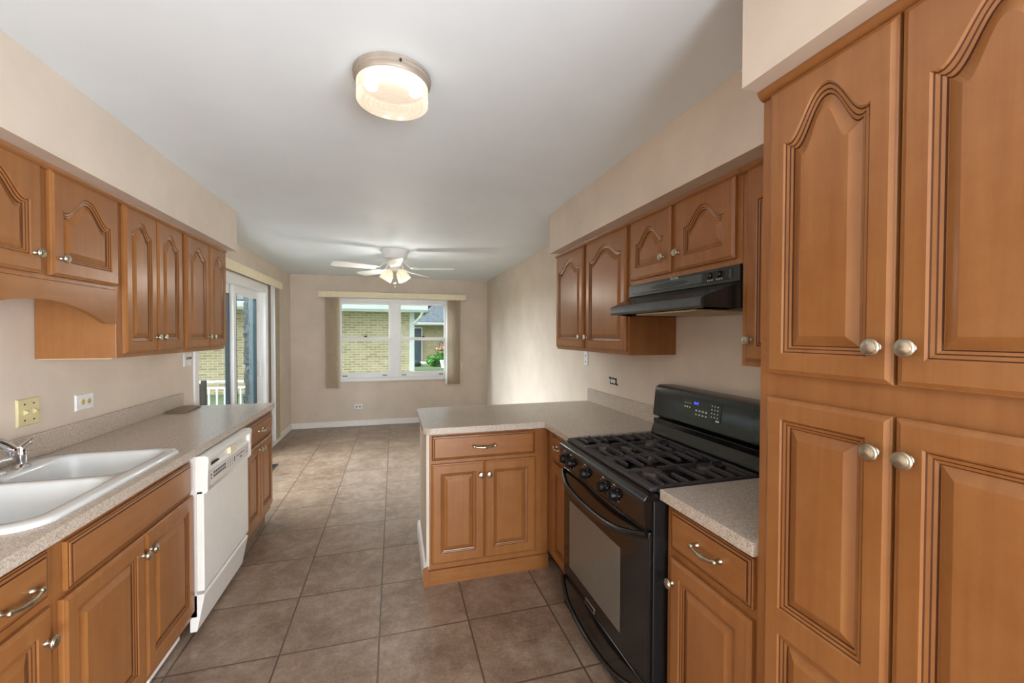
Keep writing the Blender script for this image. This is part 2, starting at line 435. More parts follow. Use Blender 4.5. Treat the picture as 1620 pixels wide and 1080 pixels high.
# back window: two double-hung units
win = thing('window_1', (0, YB, WZ0), kind='structure')
m = MB(); y0, y1 = YB-.012, YB+.10
m.box(WX0, WX1, y0, y1, WZ1-.055, WZ1); m.box(WX0, WX0+.05, y0, y1, WZ0+.06, WZ1-.055); m.box(WX1-.05, WX1, y0, y1, WZ0+.06, WZ1-.055)
m.box(-.055, .083, y0+.004, y1, WZ0+.06, WZ1-.055)
m.build('window_frame', WHITE, win, bevel=.004)
B(WX0, WX1, YB-.03, y1, WZ0, WZ0+.06).build('window_sill', WHITE, win, bevel=.005)
for (a, b) in ((WX0+.05, -.055), (.083, WX1-.05)):
    for (z0, z1, dy, fb, ft) in ((1.365, 1.955, .055, .03, .035), (.76, 1.398, .02, .075, .05)):
        s = MB(); q0, q1 = YB+dy, YB+dy+.03; t = .028
        s.box(a, b, q0, q1, z0, z0+fb); s.box(a, b, q0, q1, z1-ft, z1); s.box(a, a+t, q0, q1, z0+fb, z1-ft); s.box(b-t, b, q0, q1, z0+fb, z1-ft)
        so = s.build('sash', WHITE, win, bevel=.003)
        B(a+t, b-t, q0+.012, q0+.016, z0+fb, z1-ft).build('pane', PANE, so)
        if dy < .03:
            c = (a+b)/2
            k = MB(); k.box(c-.028, c+.028, q0-.004, q0+.02, z1, z1+.010); k.box(c-.012, c+.022, q0-.008, q0+.012, z1+.010, z1+.022)
            k.build('sash_lock', DARKHOLE, so, bevel=.002)
            for lx in (a+.07, b-.09):
                k = MB(); k.box(lx-.02, lx+.03, q0-.006, q0, z0+.02, z0+.034); k.box(lx-.026, lx-.016, q0-.010, q0, z0+.016, z0+.038); k.box(lx+.026, lx+.036, q0-.010, q0, z0+.016, z0+.038)
                k.build('sash_lift', HOODG, so)

# sliding door in the left wall
dr = thing('door_1', (XL, (SY0+SY1)/2, 0), kind='structure')
m = MB(); X0, X1 = XL-.15, XL+.012
m.box(X0, X1, SY0-.0, SY0+.035, .03, SZ1-.05); m.box(X0, X1, SY1-.035, SY1, .03, SZ1-.05); m.box(X0, X1, SY0, SY1, SZ1-.05, SZ1); m.box(X0, X1, SY0, SY1, 0, .03)
m.box(XL, X1+.004, SY1-.005, SY1+.05, 0, SZ1+.04); m.box(XL, X1+.004, SY0-.05, SY0+.005, 0, SZ1+.04); m.box(XL, X1+.004, SY0+.005, SY1-.005, SZ1-.01, SZ1+.04)
m.build('door_frame', WHITE, dr, bevel=.004)
B(XL-.152, XL-.106, SY1-.040, SY1-.0345, .03, SZ1-.05).build('outer_jamb', TEAL, dr)
for (a, b, xp, near) in ((SY0+.035, 4.93, XL-.125, True), (4.86, SY1-.035, XL-.085, False)):
    s = MB(); t = .075; z0, z1 = .03, SZ1-.05
    s.box(xp-.018, xp+.018, a, a+t, z0, z1); s.box(xp-.018, xp+.018, b-t, b, z0, z1); s.box(xp-.018, xp+.018, a+t, b-t, z0, z0+.1); s.box(xp-.018, xp+.018, a+t, b-t, z1-.09, z1)
    so = s.build('sliding_panel', WHITE, dr, bevel=.004)
    B(xp-.003, xp+.003, a+t, b-t, z0+.1, z1-.09).build('pane', PANE, so)
    k = MB(); g = .012
    k.box(xp-.012, xp+.019, a+t, a+t+g, z0+.1, z1-.09); k.box(xp-.012, xp+.019, b-t-g*2, b-t, z0+.1, z1-.09)
    k.build('glass_gasket', DSTILE, so)
    if near:
        pass
    else:
        h = MB(); h.tube([(xp+.018, b-.04, .92), (xp+.05, b-.04, .94), (xp+.05, b-.04, 1.10), (xp+.018, b-.04, 1.12)], .008, 10)
        h.build('door_handle', WHITE, so, smooth=60)

# ------------------------------------------------------------------ cabinet parts
def arch_loop(u0, u1, v0, v1, amp, d, w, fr, n=28):
    """opening outline inset by d; top edge is a raised cosine when amp > 0"""
    a, b, c = u0+d, u1-d, v0+d
    P = [(a, c), (b, c)]
    if amp <= 0: P += [(b, v1-d), (a, v1-d)]
    else:
        sh = v1-amp-d; pk = v1-d*1.30
        for i in range(n+1):
            t = i/n; q = abs(2*t-1); k = .5+.5*math.cos(math.pi*(q**1.12)/.90)     # round crown, slight hook at the shoulders
            P.append((b+(a-b)*t, sh+(pk-sh)*k))
    return [fr(u, v, w) for u, v in P]
def rect(u0, u1, v0, v1, w, fr): return [fr(u0, v0, w), fr(u1, v0, w), fr(u1, v1, w), fr(u0, v1, w)]
def panel_door(fr, u0, u1, v0, v1, parent, mat, amp=0, stile=.05, openings=None, name='door', T=.020):
    m = MB(); W = axes(fr)[2]
    e = .007
    m.loops([rect(u0, u1, v0, v1, .001, fr), rect(u0, u1, v0, v1, T-.007, fr), rect(u0+.002, u1-.002, v0+.002, v1-.002, T-.005, fr),
             rect(u0+.004, u1-.004, v0+.004, v1-.004, T-.0045, fr), rect(u0+e+.004, u1-e-.004, v0+e+.004, v1-e-.004, T, fr)], cap0=True, mats=[0, 0, 0, 0, 0])
    if openings is None: openings = [(u0+stile, u1-stile, v0+stile+.006, v1-stile-.004, amp)]
    holes = []
    for (a, b, c, d, am) in openings:
        holes.append(arch_loop(a, b, c, d, am, 0, T, fr))
        prof = [(0, T, 0), (.0035, T-.0030, 1), (.0055, T-.0050, 0), (.0115, T-.0062, 1), (.0135, T-.0082, 0), (.0185, T-.0098, 1), (.0205, T-.0128, 0), (.0215, T-.0128, 0), (.041, T-.0035, 0), (.0425, T-.0030, 0)]
        L = [arch_loop(a, b, c, d, am, q, h, fr) for q, h, _ in prof]
        m.loops(L, mats=[k for _, _, k in prof])
        m.fill([L[-1]], W)
    m.fill([rect(u0+e+.004, u1-e-.004, v0+e+.004, v1-e-.004, T, fr)] + holes, W)
    return m.build(name, [mat, GLAZE], parent)
def drawer_front(fr, u0, u1, v0, v1, parent, mat, name='drawer', T=.020):
    m = MB()
    m.loops([rect(u0, u1, v0, v1, .001, fr), rect(u0, u1, v0, v1, T-.009, fr), rect(u0+.003, u1-.003, v0+.003, v1-.003, T-.007, fr), rect(u0+.006, u1-.006, v0+.006, v1-.006, T-.0065, fr),
             rect(u0+.008, u1-.008, v0+.008, v1-.008, T-.0045, fr), rect(u0+.012, u1-.012, v0+.012, v1-.012, T-.004, fr), rect(u0+.015, u1-.015, v0+.015, v1-.015, T-.001, fr), rect(u0+.018, u1-.018, v0+.018, v1-.018, T, fr)],
            True, True, [0, 0, 1, 0, 0, 1, 0, 0])
    return m.build(name, [mat, GLAZE], parent)
def knob(fr, u, v, parent, w0=.020, s=1.0):
    o = fr(u, v, w0); ax = axes(fr)[2]
    m = MB(); m.lathe([(r*s, h*s) for r, h in ((.0085, -.001), (.0085, .002), (.0065, .004), (.0050, .008), (.0055, .013), (.0130, .016), (.0165, .0185), (.0168, .021), (.0150, .0235), (.0125, .0240), (.0120, .0252), (.0060, .0275), (.0015, .0280))], o, ax, 22)
    return m.build('knob', NICKEL, parent, smooth=35)
def pull(fr, u, v, parent, L=.096, w0=.020):
    m = MB(); ax = axes(fr)[2]; H = L/2
    for s in (-1, 1):
        m.lathe([(.0085, -.001), (.0085, .003), (.0055, .006), (.005, .016), (.0075, .019), (.0085, .0235), (.0065, .028), (.002, .0295)], fr(u+s*H, v, w0), ax, 16)
    pts = []; rs = []
    for i in range(25):
        t = -1+2*i/24
        pts.append(fr(u+t*H*.96, v-.006*(1-t*t), w0+.022+.007*(1-t*t)))
        r = .0046+.0022*(1-abs(t))
        for c, q in ((0, .0026), (.12, .0014), (-.12, .0014)):
            if abs(t-c) < .05: r += q
        rs.append(r)
    m.tube(pts, rs, 12)
    return m.build('handle', NICKEL, parent, smooth=50)

def moulding(fr, u0, u1, parent, mat):
    m = MB(); prof = [(0.0, ZS-.022), (.006, ZS-.022), (.014, ZS-.016), (.020, ZS-.008), (.022, ZS-.001), (0.0, ZS-.001)]
    m.loops([[fr(u0, z, w) for w, z in prof], [fr(u1, z, w) for w, z in prof]], True, True, [0, 0])
    m.build('moulding', mat, parent, smooth=40)

def carcass(box, parent, mat, name='carcass'): return B(*box).build(name, mat, parent, bevel=.0015)

# ------------------------------------------------------------------ left wall cabinets
fl = frame_left(ULF)
G = 'maple wall cabinets on the left wall'
c = thing('wall_cabinet', (XL, 1.895, 1.64), 'short maple wall cabinet over the sink with an arched valance under its two doors', 'cabinet')
carcass((KL, ULF, 1.486, 2.302, 1.645, ZS-.001), c, WOOD_Z)
for (a, b, ku) in ((1.500, 1.872, 1.835), (1.916, 2.298, 1.953)):
    d = panel_door(fl, a, b, 1.662, 2.045, c, WOOD_Z, amp=.085)
    knob(fl, ku, 1.728, d)
moulding(fl, 1.486, 2.302, c, WOOD_Y)
# arched valance
m = MB(); yc = 1.895; P = [(1.486, 1.644), (1.486, 1.493), (1.545, 1.493)]
for i in range(29):
    t = i/28; y = 1.545+t*(2.245-1.545); q = (y-yc)/.35
    P.append((y, 1.493+.080*(1-q*q) + .0))
P += [(2.245, 1.493), (2.302, 1.493), (2.302, 1.644)]
m.prism(P, lambda a, b, h: (h, a, b), ULF-.020, ULF)
m.build('arched_valance', WOOD_Y, c)

def wall_cab(y0, y1, doors, label, z0=1.338, fr=fl, xb=KL, xf=ULF, mat=WOOD_Z, group=None, amp=.062, dz=None):
    c = thing('wall_cabinet', (xb, (y0+y1)/2, z0), label, 'cabinet', group)
    carcass((min(xb, xf), max(xb, xf), y0, y1, z0, ZS-.001), c, mat)
    for (a, b, kn) in doors:
        d = panel_door(fr, a, b, (z0+.020) if dz is None else dz, 2.045, c, mat, amp=amp, stile=.046)
        knob(fr, kn[0], kn[1], d)
    moulding(fr, y0, y1, c, WOOD_Y)
    return c
c = wall_cab(2.304, 2.909, [(2.345, 2.613, (2.592, 1.430)), (2.624, 2.888, (2.648, 1.430))], 'tall maple wall cabinet on the left with two narrow doors, next to the sink valance')
B(XL+.01, ULF-.02, 2.31, 2.90, 1.3345, 1.3378).build('bottom_panel', PALEWOOD, c)
c = wall_cab(2.911, 3.555, [(2.938, 3.250, (3.222, 1.428)), (3.262, 3.545, (3.290, 1.428))], 'last maple wall cabinet on the left wall, at the soffit end beside the sliding door')
B(XL+.01, ULF-.02, 2.92, 3.54, 1.3345, 1.3378).build('bottom_panel', PALEWOOD, c)

# ------------------------------------------------------------------ left base run
bl = frame_left(LFACE)
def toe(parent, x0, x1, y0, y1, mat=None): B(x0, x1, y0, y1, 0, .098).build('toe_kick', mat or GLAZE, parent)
c = thing('base_cabinet', (XL, 1.2, 0), 'maple base cabinet at the near left corner with a bow-handled drawer over one door', 'cabinet')
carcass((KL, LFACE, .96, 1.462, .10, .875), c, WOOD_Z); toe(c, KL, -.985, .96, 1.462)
d = drawer_front(bl, .99, 1.432, .728, .858, c, WOOD_Y); pull(bl, 1.318, .782, d)
d = panel_door(bl, .99, 1.436, .125, .698, c, WOOD_Z); knob(bl, 1.408, .615, d)
c = thing('sink_base_cabinet', (XL, 1.87, 0), 'wide maple base cabinet under the white sink with a false front above two doors', 'cabinet')
m = MB(); m.box(KL, LFACE, 1.464, 1.482, .10, .875); m.box(KL, LFACE, 2.268, 2.286, .10, .875); m.box(KL, LFACE, 1.482, 2.268, .10, .118); m.box(LFACE-.02, LFACE, 1.482, 2.268, .118, .875); m.box(KL, XL+.01, 1.482, 2.268, .118, .875)
m.build('carcass', WOOD_Z, c)
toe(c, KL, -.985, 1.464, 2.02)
B(KL, -.972, 2.03, 2.283, 0.012, .098).build('toe_kick', TRIMW, c)['label'] = 'white toe kick end piece'
drawer_front(bl, 1.500, 2.262, .705, .848, c, WOOD_Y, name='false_front')
for (a, b, k) in ((1.480, 1.880, 1.858), (1.888, 2.280, 1.910)):
    d = panel_door(bl, a, b, .135, .690, c, WOOD_Z); knob(bl, k, .620, d)
c = thing('base_cabinet', (XL, 3.26, 0), 'maple base cabinet beyond the dishwasher, at the far end of the left run', 'cabinet')
carcass((KL, LFACE, 2.921, 3.600, .10, .875), c, WOOD_Z); toe(c, KL, -.965, 2.921, 3.598, TILEB)
d = drawer_front(bl, 2.985, 3.590, .700, .838, c, WOOD_Y); pull(bl, 3.290, .775, d)
for (a, b, k) in ((2.985, 3.283, 3.262), (3.291, 3.590, 3.318)):
    d = panel_door(bl, a, b, .140, .682, c, WOOD_Z); knob(bl, k, .640, d)

# dishwasher
dw = thing('dishwasher', (-1.2, 2.6, 0), 'off-white built-in dishwasher between the maple base cabinets on the left', 'dishwasher')
D0, D1 = 2.290, 2.917
B(XL+.02, -.905, D0+.004, D1-.004, .10, .868).build('tub_body', APPLG, dw)
m = MB(); m.box(-.905, -.872, D0, D1, .222, .705); m.build('door', APPL, dw, bevel=.006, seg=3)
prof = [(-.905, .868), (-.862, .868), (-.853, .862), (-.850, .850), (-.852, .842), (-.872, .834), (-.868, .800), (-.858, .790), (-.858, .700), (-.864, .690), (-.905, .690)]
full = [(-.905, .868), (-.862, .868), (-.853, .862), (-.850, .850), (-.850, .842), (-.851, .834), (-.853, .800), (-.854, .790), (-.855, .700), (-.862, .690), (-.905, .690)]
m = MB(); ys = [(D0, full), (D0+.03, full), (D0+.036, prof), (D1-.036, prof), (D1-.03, full), (D1, full)]
m.loops([[(x, y, z) for x, z in p] for y, p in ys], True, True, [0]*6)
con = m.build('console', APPL, dw, smooth=35)
bt = B(-.858, -.8575, D0+.04, D1-.04, .715, .787)
lt = MB(); lt.box(-.872, -.852, 2.575, 2.665, .800, .836); lt.build('latch', VALANCE, con, bevel=.004)
B(-.866, -.8545, D0+.045, D0+.14, .812, .818).build('vent_slot', DARKHOLE, con)
for i in range(6):
    for r_ in range(2): bt.box(-.8575, -.8566, D0+.075+i*.027, D0+.096+i*.027, .742+r_*.017, .754+r_*.017, m=1)
bt.box(-.8575, -.8566, D0+.045, D0+.058, .742, .75, m=1); bt.box(-.8575, -.8566, D0+.045, D0+.060, .758, .766, m=1)
for i in range(3):
    for r_ in range(3): bt.box(-.8575, -.8566, D0+.26+i*.028, D0+.268+i*.028, .735+r_*.015, .740+r_*.015, m=1)
bt.box(-.8575, -.8566, D0+.35, D0+.362, .740, .768, m=1)
for i in range(7): bt.box(-.8575, -.8566, D0+.39+i*.018, D0+.402+i*.018, .756, .762, m=1)
bt.box(-.8575, -.8566, D0+.44, D0+.47, .737, .745, m=1); bt.box(-.8575, -.8566, D0+.55, D0+.562, .757, .763, m=1); bt.box(-.8575, -.8566, D0+.552, D0+.566, .737, .743, m=1)
bt.build('control_strip', [APPLG, INK], con)
m = MB(); P = [(-.935, .205), (-.880, .205), (-.874, .198), (-.906, .028), (-.935, .028)]
m.prism(P, lambda a, b, h: (a, h, b), D0+.004, D1-.004); m.build('kick_panel', APPL, dw, bevel=.003)
for y in (D0+.05, D1-.05):
    for x in (-1.0, -1.4): MB().lathe([(.015, 0), (.015, .1)], (x, y, 0), (0, 0, 1), 12).build('foot', HOODG, dw)

def rrect(x0, x1, y0, y1, r, z, n=10):
    P = []
    for cx, cy, a0 in ((x1-r, y1-r, 0), (x0+r, y1-r, 90), (x0+r, y0+r, 180), (x1-r, y0+r, 270)):
        for i in range(n+1):
            a = math.radians(a0+90*i/n); P.append((cx+r*math.cos(a), cy+r*math.sin(a), z))
    return P
# left worktop with a cut-out for the sink
SX0, SX1, SQ0, SQ1 = -1.468, -.932, 1.425, 2.272
CF = -.893
wt = thing('countertop', (XL, 2.2, .876), 'long speckled taupe laminate countertop along the left wall, holding the sink', 'countertop')
m = MB(); h0, h1 = .8765, CT
def hole(z): return rrect(SX0+.008, SX1-.008, SQ0+.008, SQ1-.008, .078, z)
def rim(z): return [(KL, .96, z), (CF, .96, z), (CF, 3.612, z), (KL, 3.612, z)]
m.loops([rim(h0), rim(h1)], mats=[0, 0]); m.loops([hole(h0), hole(h1)], mats=[0, 0])
m.fill([rim(h0), hole(h0)], (0, 0, -1)); m.fill([rim(h1), hole(h1)], (0, 0, 1))
m.build('worktop', LAMINATE, wt)
B(KL, XL+.02, .96, 3.585, CT, CT+.10).build('backsplash', LAMINATE, wt, bevel=.002)

sk = thing('kitchen_sink', ((SX0+SX1)/2, (SQ0+SQ1)/2, CT), 'white enamel double-bowl sink set into the left countertop', 'sink')
m = MB(); zt = CT+.014
m.loops([rrect(SX0+.014, SX1-.014, SQ0+.014, SQ1-.014, .072, CT-.02), rrect(SX0, SX1, SQ0, SQ1, .085, CT+.0005), rrect(SX0+.002, SX1-.002, SQ0+.002, SQ1-.002, .085, CT+.008), rrect(SX0+.010, SX1-.010, SQ0+.010, SQ1-.010, .08, zt)], mats=[0]*4)
bowls = [(SX0+.105, SX1-.045, SQ0+.045, 1.845), (SX0+.105, SX1-.045, 1.873, SQ1-.042)]
tops = []
for (a, b, c_, d_) in bowls:
    L = [rrect(a, b, c_, d_, .07, zt), rrect(a+.004, b-.004, c_+.004, d_-.004, .068, zt-.003), rrect(a+.010, b-.010, c_+.010, d_-.010, .065, zt-.014), rrect(a+.022, b-.022, c_+.022, d_-.022, .06, zt-.12), rrect(a+.04, b-.04, c_+.04, d_-.04, .05, zt-.155), rrect(a+.08, b-.08, c_+.08, d_-.08, .03, zt-.165)]
    m.loops(L, cap1=True, mats=[0]*6); tops.append(L[0])
m.fill([rrect(SX0+.010, SX1-.010, SQ0+.010, SQ1-.010, .08, zt)]+tops, (0, 0, 1))
m.build('basin', ENAMEL, sk, smooth=50)
for (a, b, c_, d_) in bowls:
    k = MB(); k.lathe([(.042, -.001), (.042, .002), (.034, .003), (.030, -.0005)], ((a+b)/2, (c_+d_)/2, zt-.1645), (0, 0, 1), 24); k.build('drain', CHROME, sk, smooth=40)

# faucet and side sprayer on the sink deck
fa = thing('kitchen_faucet', (-1.405, 1.85, zt), 'chrome kitchen faucet with a curved spout on the sink deck', 'faucet')
m = MB(); m.loops([rrect(-1.440, -1.375, 1.70, 2.0, .03, zt+.0005), rrect(-1.440, -1.375, 1.70, 2.0, .03, zt+.010), rrect(-1.434, -1.381, 1.706, 1.994, .026, zt+.015)], True, True, [0]*3)
m.build('base_plate', CHROME, fa, smooth=40)
m = MB(); m.lathe([(.028, .014), (.026, .03), (.021, .045), (.021, .075), (.024, .085), (.018, .10), (.004, .105)], (-1.405, 1.85, zt), (0, 0, 1), 24); m.build('body', CHROME, fa, smooth=40)
m = MB(); pts = []
for i in range(21):
    t = i/20; pts.append((-1.405+.060*t, 1.862+.098*t, zt+.098+.042*math.sin(math.pi*t)-.004*t*t))
m.tube(pts, [.013+.003*(i/20) for i in range(21)], 16)
e = pts[-1]; m.lathe([(.0165, .006), (.017, -.004), (.015, -.016), (.011, -.018)], e, (0, 0, 1), 18)
m.build('spout', CHROME, fa, smooth=50)
for y in (1.745, 1.955):
    m = MB(); m.lathe([(.022, .013), (.020, .025), (.012, .032), (.014, .048), (.010, .055)], (-1.408, y, zt), (0, 0, 1), 20)
    m.tube([(-1.408, y, zt+.048), (-1.385, y+(.012 if y > 1.85 else -.012), zt+.055), (-1.355, y+(.02 if y > 1.85 else -.02), zt+.060)], [.007, .006, .008], 10)
    m.build('faucet_handle', CHROME, fa, smooth=50)
sp = thing('sink_sprayer', (-1.395, 2.072, zt), 'chrome side sprayer standing on the sink deck beside the faucet', 'sprayer')
m = MB(); m.lathe([(.024, .0005), (.025, .004), (.021, .010), (.014, .016)], (-1.395, 2.072, zt), (0, 0, 1), 20); m.build('flange', CHROME, sp, smooth=40)
m = MB(); m.lathe([(.012, .012), (.014, .03), (.016, .05), (.015, .064), (.011, .074)], (-1.395, 2.072, zt), (0, 0, 1), 20); m.build('body', CHROME, sp, smooth=40)
m = MB(); m.tube([(-1.388, 2.052, zt+.076), (-1.395, 2.072, zt+.079), (-1.402, 2.10, zt+.084), (-1.405, 2.122, zt+.088), (-1.406, 2.132, zt+.089), (-1.406, 2.134, zt+.089)], [.009, .012, .010, .010, .0135, .012], 14); m.build('spray_head', CHROME, sp, smooth=50)

# loose tile lying on the counter
m = MB(); P = [(-1.478, 3.30), (-1.345, 3.285), (-1.360, 3.545), (-1.478, 3.56)]
t = thing('loose_tile', (-1.42, 3.42, CT), 'thin brown square tile lying flat at the far end of the left countertop', 'tile')
MB().prism(P, lambda a, b, h: (a, b, h), CT+.0005, CT+.012).build('tile_body', TILEB, t, bevel=.002)

# ------------------------------------------------------------------ plates on the walls
def wall_plate(name, fr, u, v, wd, ht, mat, label, cat, T=.008):
    t = thing(name, fr(u, v, 0), label, cat)
    m = MB(); e = .004
    m.loops([rect(u-wd/2, u+wd/2, v-ht/2, v+ht/2, .0005, fr), rect(u-wd/2, u+wd/2, v-ht/2, v+ht/2, T-.004, fr), rect(u-wd/2+e, u+wd/2-e, v-ht/2+e, v+ht/2-e, T, fr)], True, True, [0]*3)
    m.build('cover_plate', mat, t); return t
def sockets(t, fr, pts, horiz, mat, T=.008):
    for (u, v) in pts:
        ax = axes(fr)[2]
        m = MB(); m.lathe([(.0155, T-.002), (.0155, T+.002), (.0145, T+.0028)], fr(u, v, 0), ax, 20); s = m.build('socket', mat, t, smooth=40)
        for sgn in (-1, 1): B(u-.004, u+.004, v+sgn*.006-.0015, v+sgn*.006+.0015, T+.0026, T+.0034, fr=fr).build('slot', DARKHOLE, s)
        B(u-.0115, u-.007, v-.002, v+.002, T+.0026, T+.0034, fr=fr).build('slot', DARKHOLE, s)
wl = frame_left(XL); wr = frame_right(XR); wb = frame_front(YB)
t = wall_plate('light_switch', wl, 2.263, 1.116, .115, .115, IVORY, 'ivory double light switch on the wall behind the sink', 'light switch')
for u in (2.240, 2.286):
    m = MB(); P = [(-.012, .007), (.012, .007), (.003, .024), (-.004, .022)]
    m.prism(P, lambda a, b, h: wl(h, 1.116+a, b), u-.005, u+.005); m.build('toggle', IVORY, t)
    for dv in (-.034, .034):
        k = MB(); k.lathe([(.0035, .007), (.0035, .0095), (.001, .010)], wl(u, 1.116+dv, 0), (1, 0, 0), 12); k.build('screw', DARKHOLE, t)
t = wall_plate('wall_outlet', wl, 2.598, 1.107, .125, .080, WPLAS, 'white sideways outlet on the left wall, right of the ivory switch', 'outlet')
sockets(t, wl, [(2.577, 1.107), (2.619, 1.107)], True, IVORY)
t = wall_plate('light_switch', wl, 3.690, 1.253, .120, .098, WPLAS, 'white double switch on the left wall just before the sliding door', 'light switch')
for u in (3.668, 3.712):
    m = MB(); P = [(-.012, .007), (.012, .007), (.010, .022), (.002, .024)]
    m.prism(P, lambda a, b, h: wl(h, 1.262+a, b), u-.006, u+.006); m.build('toggle', TILEB, t)
t = wall_plate('wall_outlet', wr, 3.143, 1.254, .072, .115, WPLAS, 'small white plate under the far right wall cabinet', 'outlet')
for dv in (-.03, .022):
    B(3.138, 3.148, 1.254+dv-.005, 1.254+dv+.007, .0075, .0095, fr=wr).build('slot', INK, t)
t = thing('wall_outlet', wr(2.70, 1.113, 0), 'bare dark outlet without cover plate above the right countertop', 'outlet')
B(2.655, 2.745, 1.089, 1.137, .0005, .004, fr=wr).build('outlet_box', DARKHOLE, t)
B(2.7455, 2.760, 1.126, 1.140, .0005, .003, fr=wr).build('mounting_ear', DARKHOLE, t); B(2.640, 2.6545, 1.086, 1.100, .0005, .003, fr=wr).build('mounting_ear', DARKHOLE, t)
sockets(t, wr, [(2.718, 1.113), (2.682, 1.113)], True, WPLAS, T=.004)
t = wall_plate('wall_outlet', wb, -.541, .303, .125, .085, WPLAS, 'white sideways outlet low on the back wall under the window', 'outlet')
sockets(t, wb, [(-.565, .303), (-.517, .303)], True, PEWTER)

# ------------------------------------------------------------------ right wall cabinets
fr_ = frame_right(URF)
wall_cab(2.006, 3.050, [(2.560, 3.030, (2.585, 1.432)), (2.022, 2.512, (2.488, 1.432))], 'tall maple wall cabinet left of the range hood with two arched doors', fr=fr_, xb=KR, xf=URF, amp=.075)
c = thing('wall_cabinet', (XR, 1.62, 1.715), 'short maple wall cabinet above the black range hood with two arched doors', 'cabinet')
carcass((URF, KR, 1.246, 2.004, 1.715, ZS-.001), c, WOOD_Z)
for (a, b, k) in ((1.642, 1.980, 1.690), (1.270, 1.608, 1.584)):
    d = panel_door(fr_, a, b, 1.738, 2.045, c, WOOD_Z, amp=.072); knob(fr_, k, 1.816, d)
moulding(fr_, 1.246, 2.004, c, WOOD_Y)
wall_cab(.856, 1.244, [(.880, 1.216, (1.190, 1.432))], 'narrow maple wall cabinet between the range hood and the tall pantry', fr=fr_, xb=KR, xf=URF, amp=.07)

# pantry
PF = .905
fp = frame_right(PF)
p = thing('pantry_cabinet', (1.22, .546, 0), 'tall maple pantry cabinet filling the right foreground, four doors', 'cabinet')
carcass((PF, KR, .240, .852, .10, ZS-.001), p, WOOD_Z); toe(p, PF+.06, KR, .240, .852)
for (a, b, k) in ((.548, .820, .572), (.268, .542, .517)):
    d = panel_door(fp, a, b, 1.358, 2.040, p, WOOD_Z, amp=.092, stile=.043); knob(fp, k, 1.429, d)
    d = panel_door(fp, a, b, .115, 1.300, p, WOOD_Z, stile=.043, openings=[(a+.043, b-.043, .795, 1.252, 0), (a+.043, b-.043, .165, .735, 0)]); knob(fp, k, 1.229, d)
moulding(fp, .240, .852, p, WOOD_Y)

# ------------------------------------------------------------------ right base run and peninsula
br_ = frame_right(RFACE)
c = thing('base_cabinet', (XR, 1.05, 0), 'narrow maple base cabinet between the black range and the pantry', 'cabinet')
carcass((RFACE, KR, .854, 1.243, .10, .875), c, WOOD_Z); toe(c, RFACE+.06, KR, .854, 1.243)
d = drawer_front(br_, .874, 1.212, .722, .858, c, WOOD_Y); pull(br_, 1.028, .798, d)
d = panel_door(br_, .874, 1.212, .125, .692, c, WOOD_Z); knob(br_, 1.192, .612, d)
c = thing('base_cabinet', (XR, 2.5, 0), 'maple corner base cabinet between the range and the peninsula', 'cabinet')
carcass((RFACE, KR, 2.018, 3.028, .10, .875), c, WOOD_Z); toe(c, RFACE+.06, KR, 2.018, 2.50)
d = drawer_front(br_, 2.035, 2.318, .705, .862, c, WOOD_Y); pull(br_, 2.190, .80, d, L=.08)
d = panel_door(br_, 2.035, 2.318, .118, .690, c, WOOD_Z, stile=.045)
PY = 2.422
fpn = frame_front(PY)
c = thing('peninsula_cabinet', (.55, 2.72, 0), 'maple peninsula base cabinet facing the camera with one wide drawer over two doors', 'cabinet')
carcass((.196, .923, PY, 3.028, .085, .875), c, WOOD_Z)
B(.190, .923, PY-.012, PY+.02, 0, .084).build('base_board', WOOD_X, c)
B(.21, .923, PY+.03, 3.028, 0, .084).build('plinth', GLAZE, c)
d = drawer_front(fpn, .208, .832, .722, .864, c, WOOD_X); pull(fpn, .512, .795, d, L=.125)
for (a, b, k) in ((.207, .516, .493), (.521, .838, .543)):
    d = panel_door(fpn, a, b, .120, .700, c, WOOD_Z, stile=.05); knob(fpn, k, .622, d)
B(.178, .1955, PY+.008, 3.04, 0, .875).build('end_panel', WALL, c)['label'] = 'painted end panel'
m = MB(); P = [(.160, 0), (.160, .095), (.166, .108), (.1775, .112), (.1775, 0)]
m.prism(P, lambda a, b, h: (a, h, b), PY-.004, 3.045); m.build('end_baseboard', TRIMW, c)
m = MB(); P = [(.158, 0), (.158, .092), (.164, .106), (.1895, .110), (.1895, 0)]
m.prism(P, lambda a, b, h: (a, h, b), PY-.014, PY-.0045); m.build('baseboard_end_block', WOOD_Z, c)

# L-shaped worktop: peninsula plus the leg up to the range
wt = thing('countertop', (.9, 2.7, .876), 'L-shaped speckled taupe countertop on the peninsula and corner beside the range', 'countertop')
PX = .158; CR = .890; PYF, PYB = 2.392, 3.082
P = []
for cx, cy, r, a0, a1 in ((PX+.05, PYF+.05, .05, 180, 270),):
    for i in range(9):
        a = math.radians(a0+(a1-a0)*i/8); P.append((cx+r*math.cos(a), cy+r*math.sin(a)))
P += [(CR, PYF), (CR, 2.022), (KR, 2.022), (KR, PYB)]
for i in range(9):
    a = math.radians(90+90*i/8); P.append((PX+.05+.05*math.cos(a), PYB-.05+.05*math.sin(a)))
MB().prism(P, lambda a, b, h: (a, b, h), .8765, CT).build('worktop', LAMINATE, wt, bevel=.003)
B(XR-.02, KR, 2.022, 3.102-.02, CT, CT+.10).build('backsplash', LAMINATE, wt, bevel=.002)
wt = thing('countertop', (1.2, 1.05, .876), 'short speckled countertop between the range and the pantry', 'countertop')
m = MB(); m.box(CR, KR, .8545, 1.2445, .8765, CT); m.build('worktop', LAMINATE, wt, bevel=.002)
B(XR-.02, KR, .856, 1.2445, CT, CT+.10).build('backsplash', LAMINATE, wt, bevel=.002)

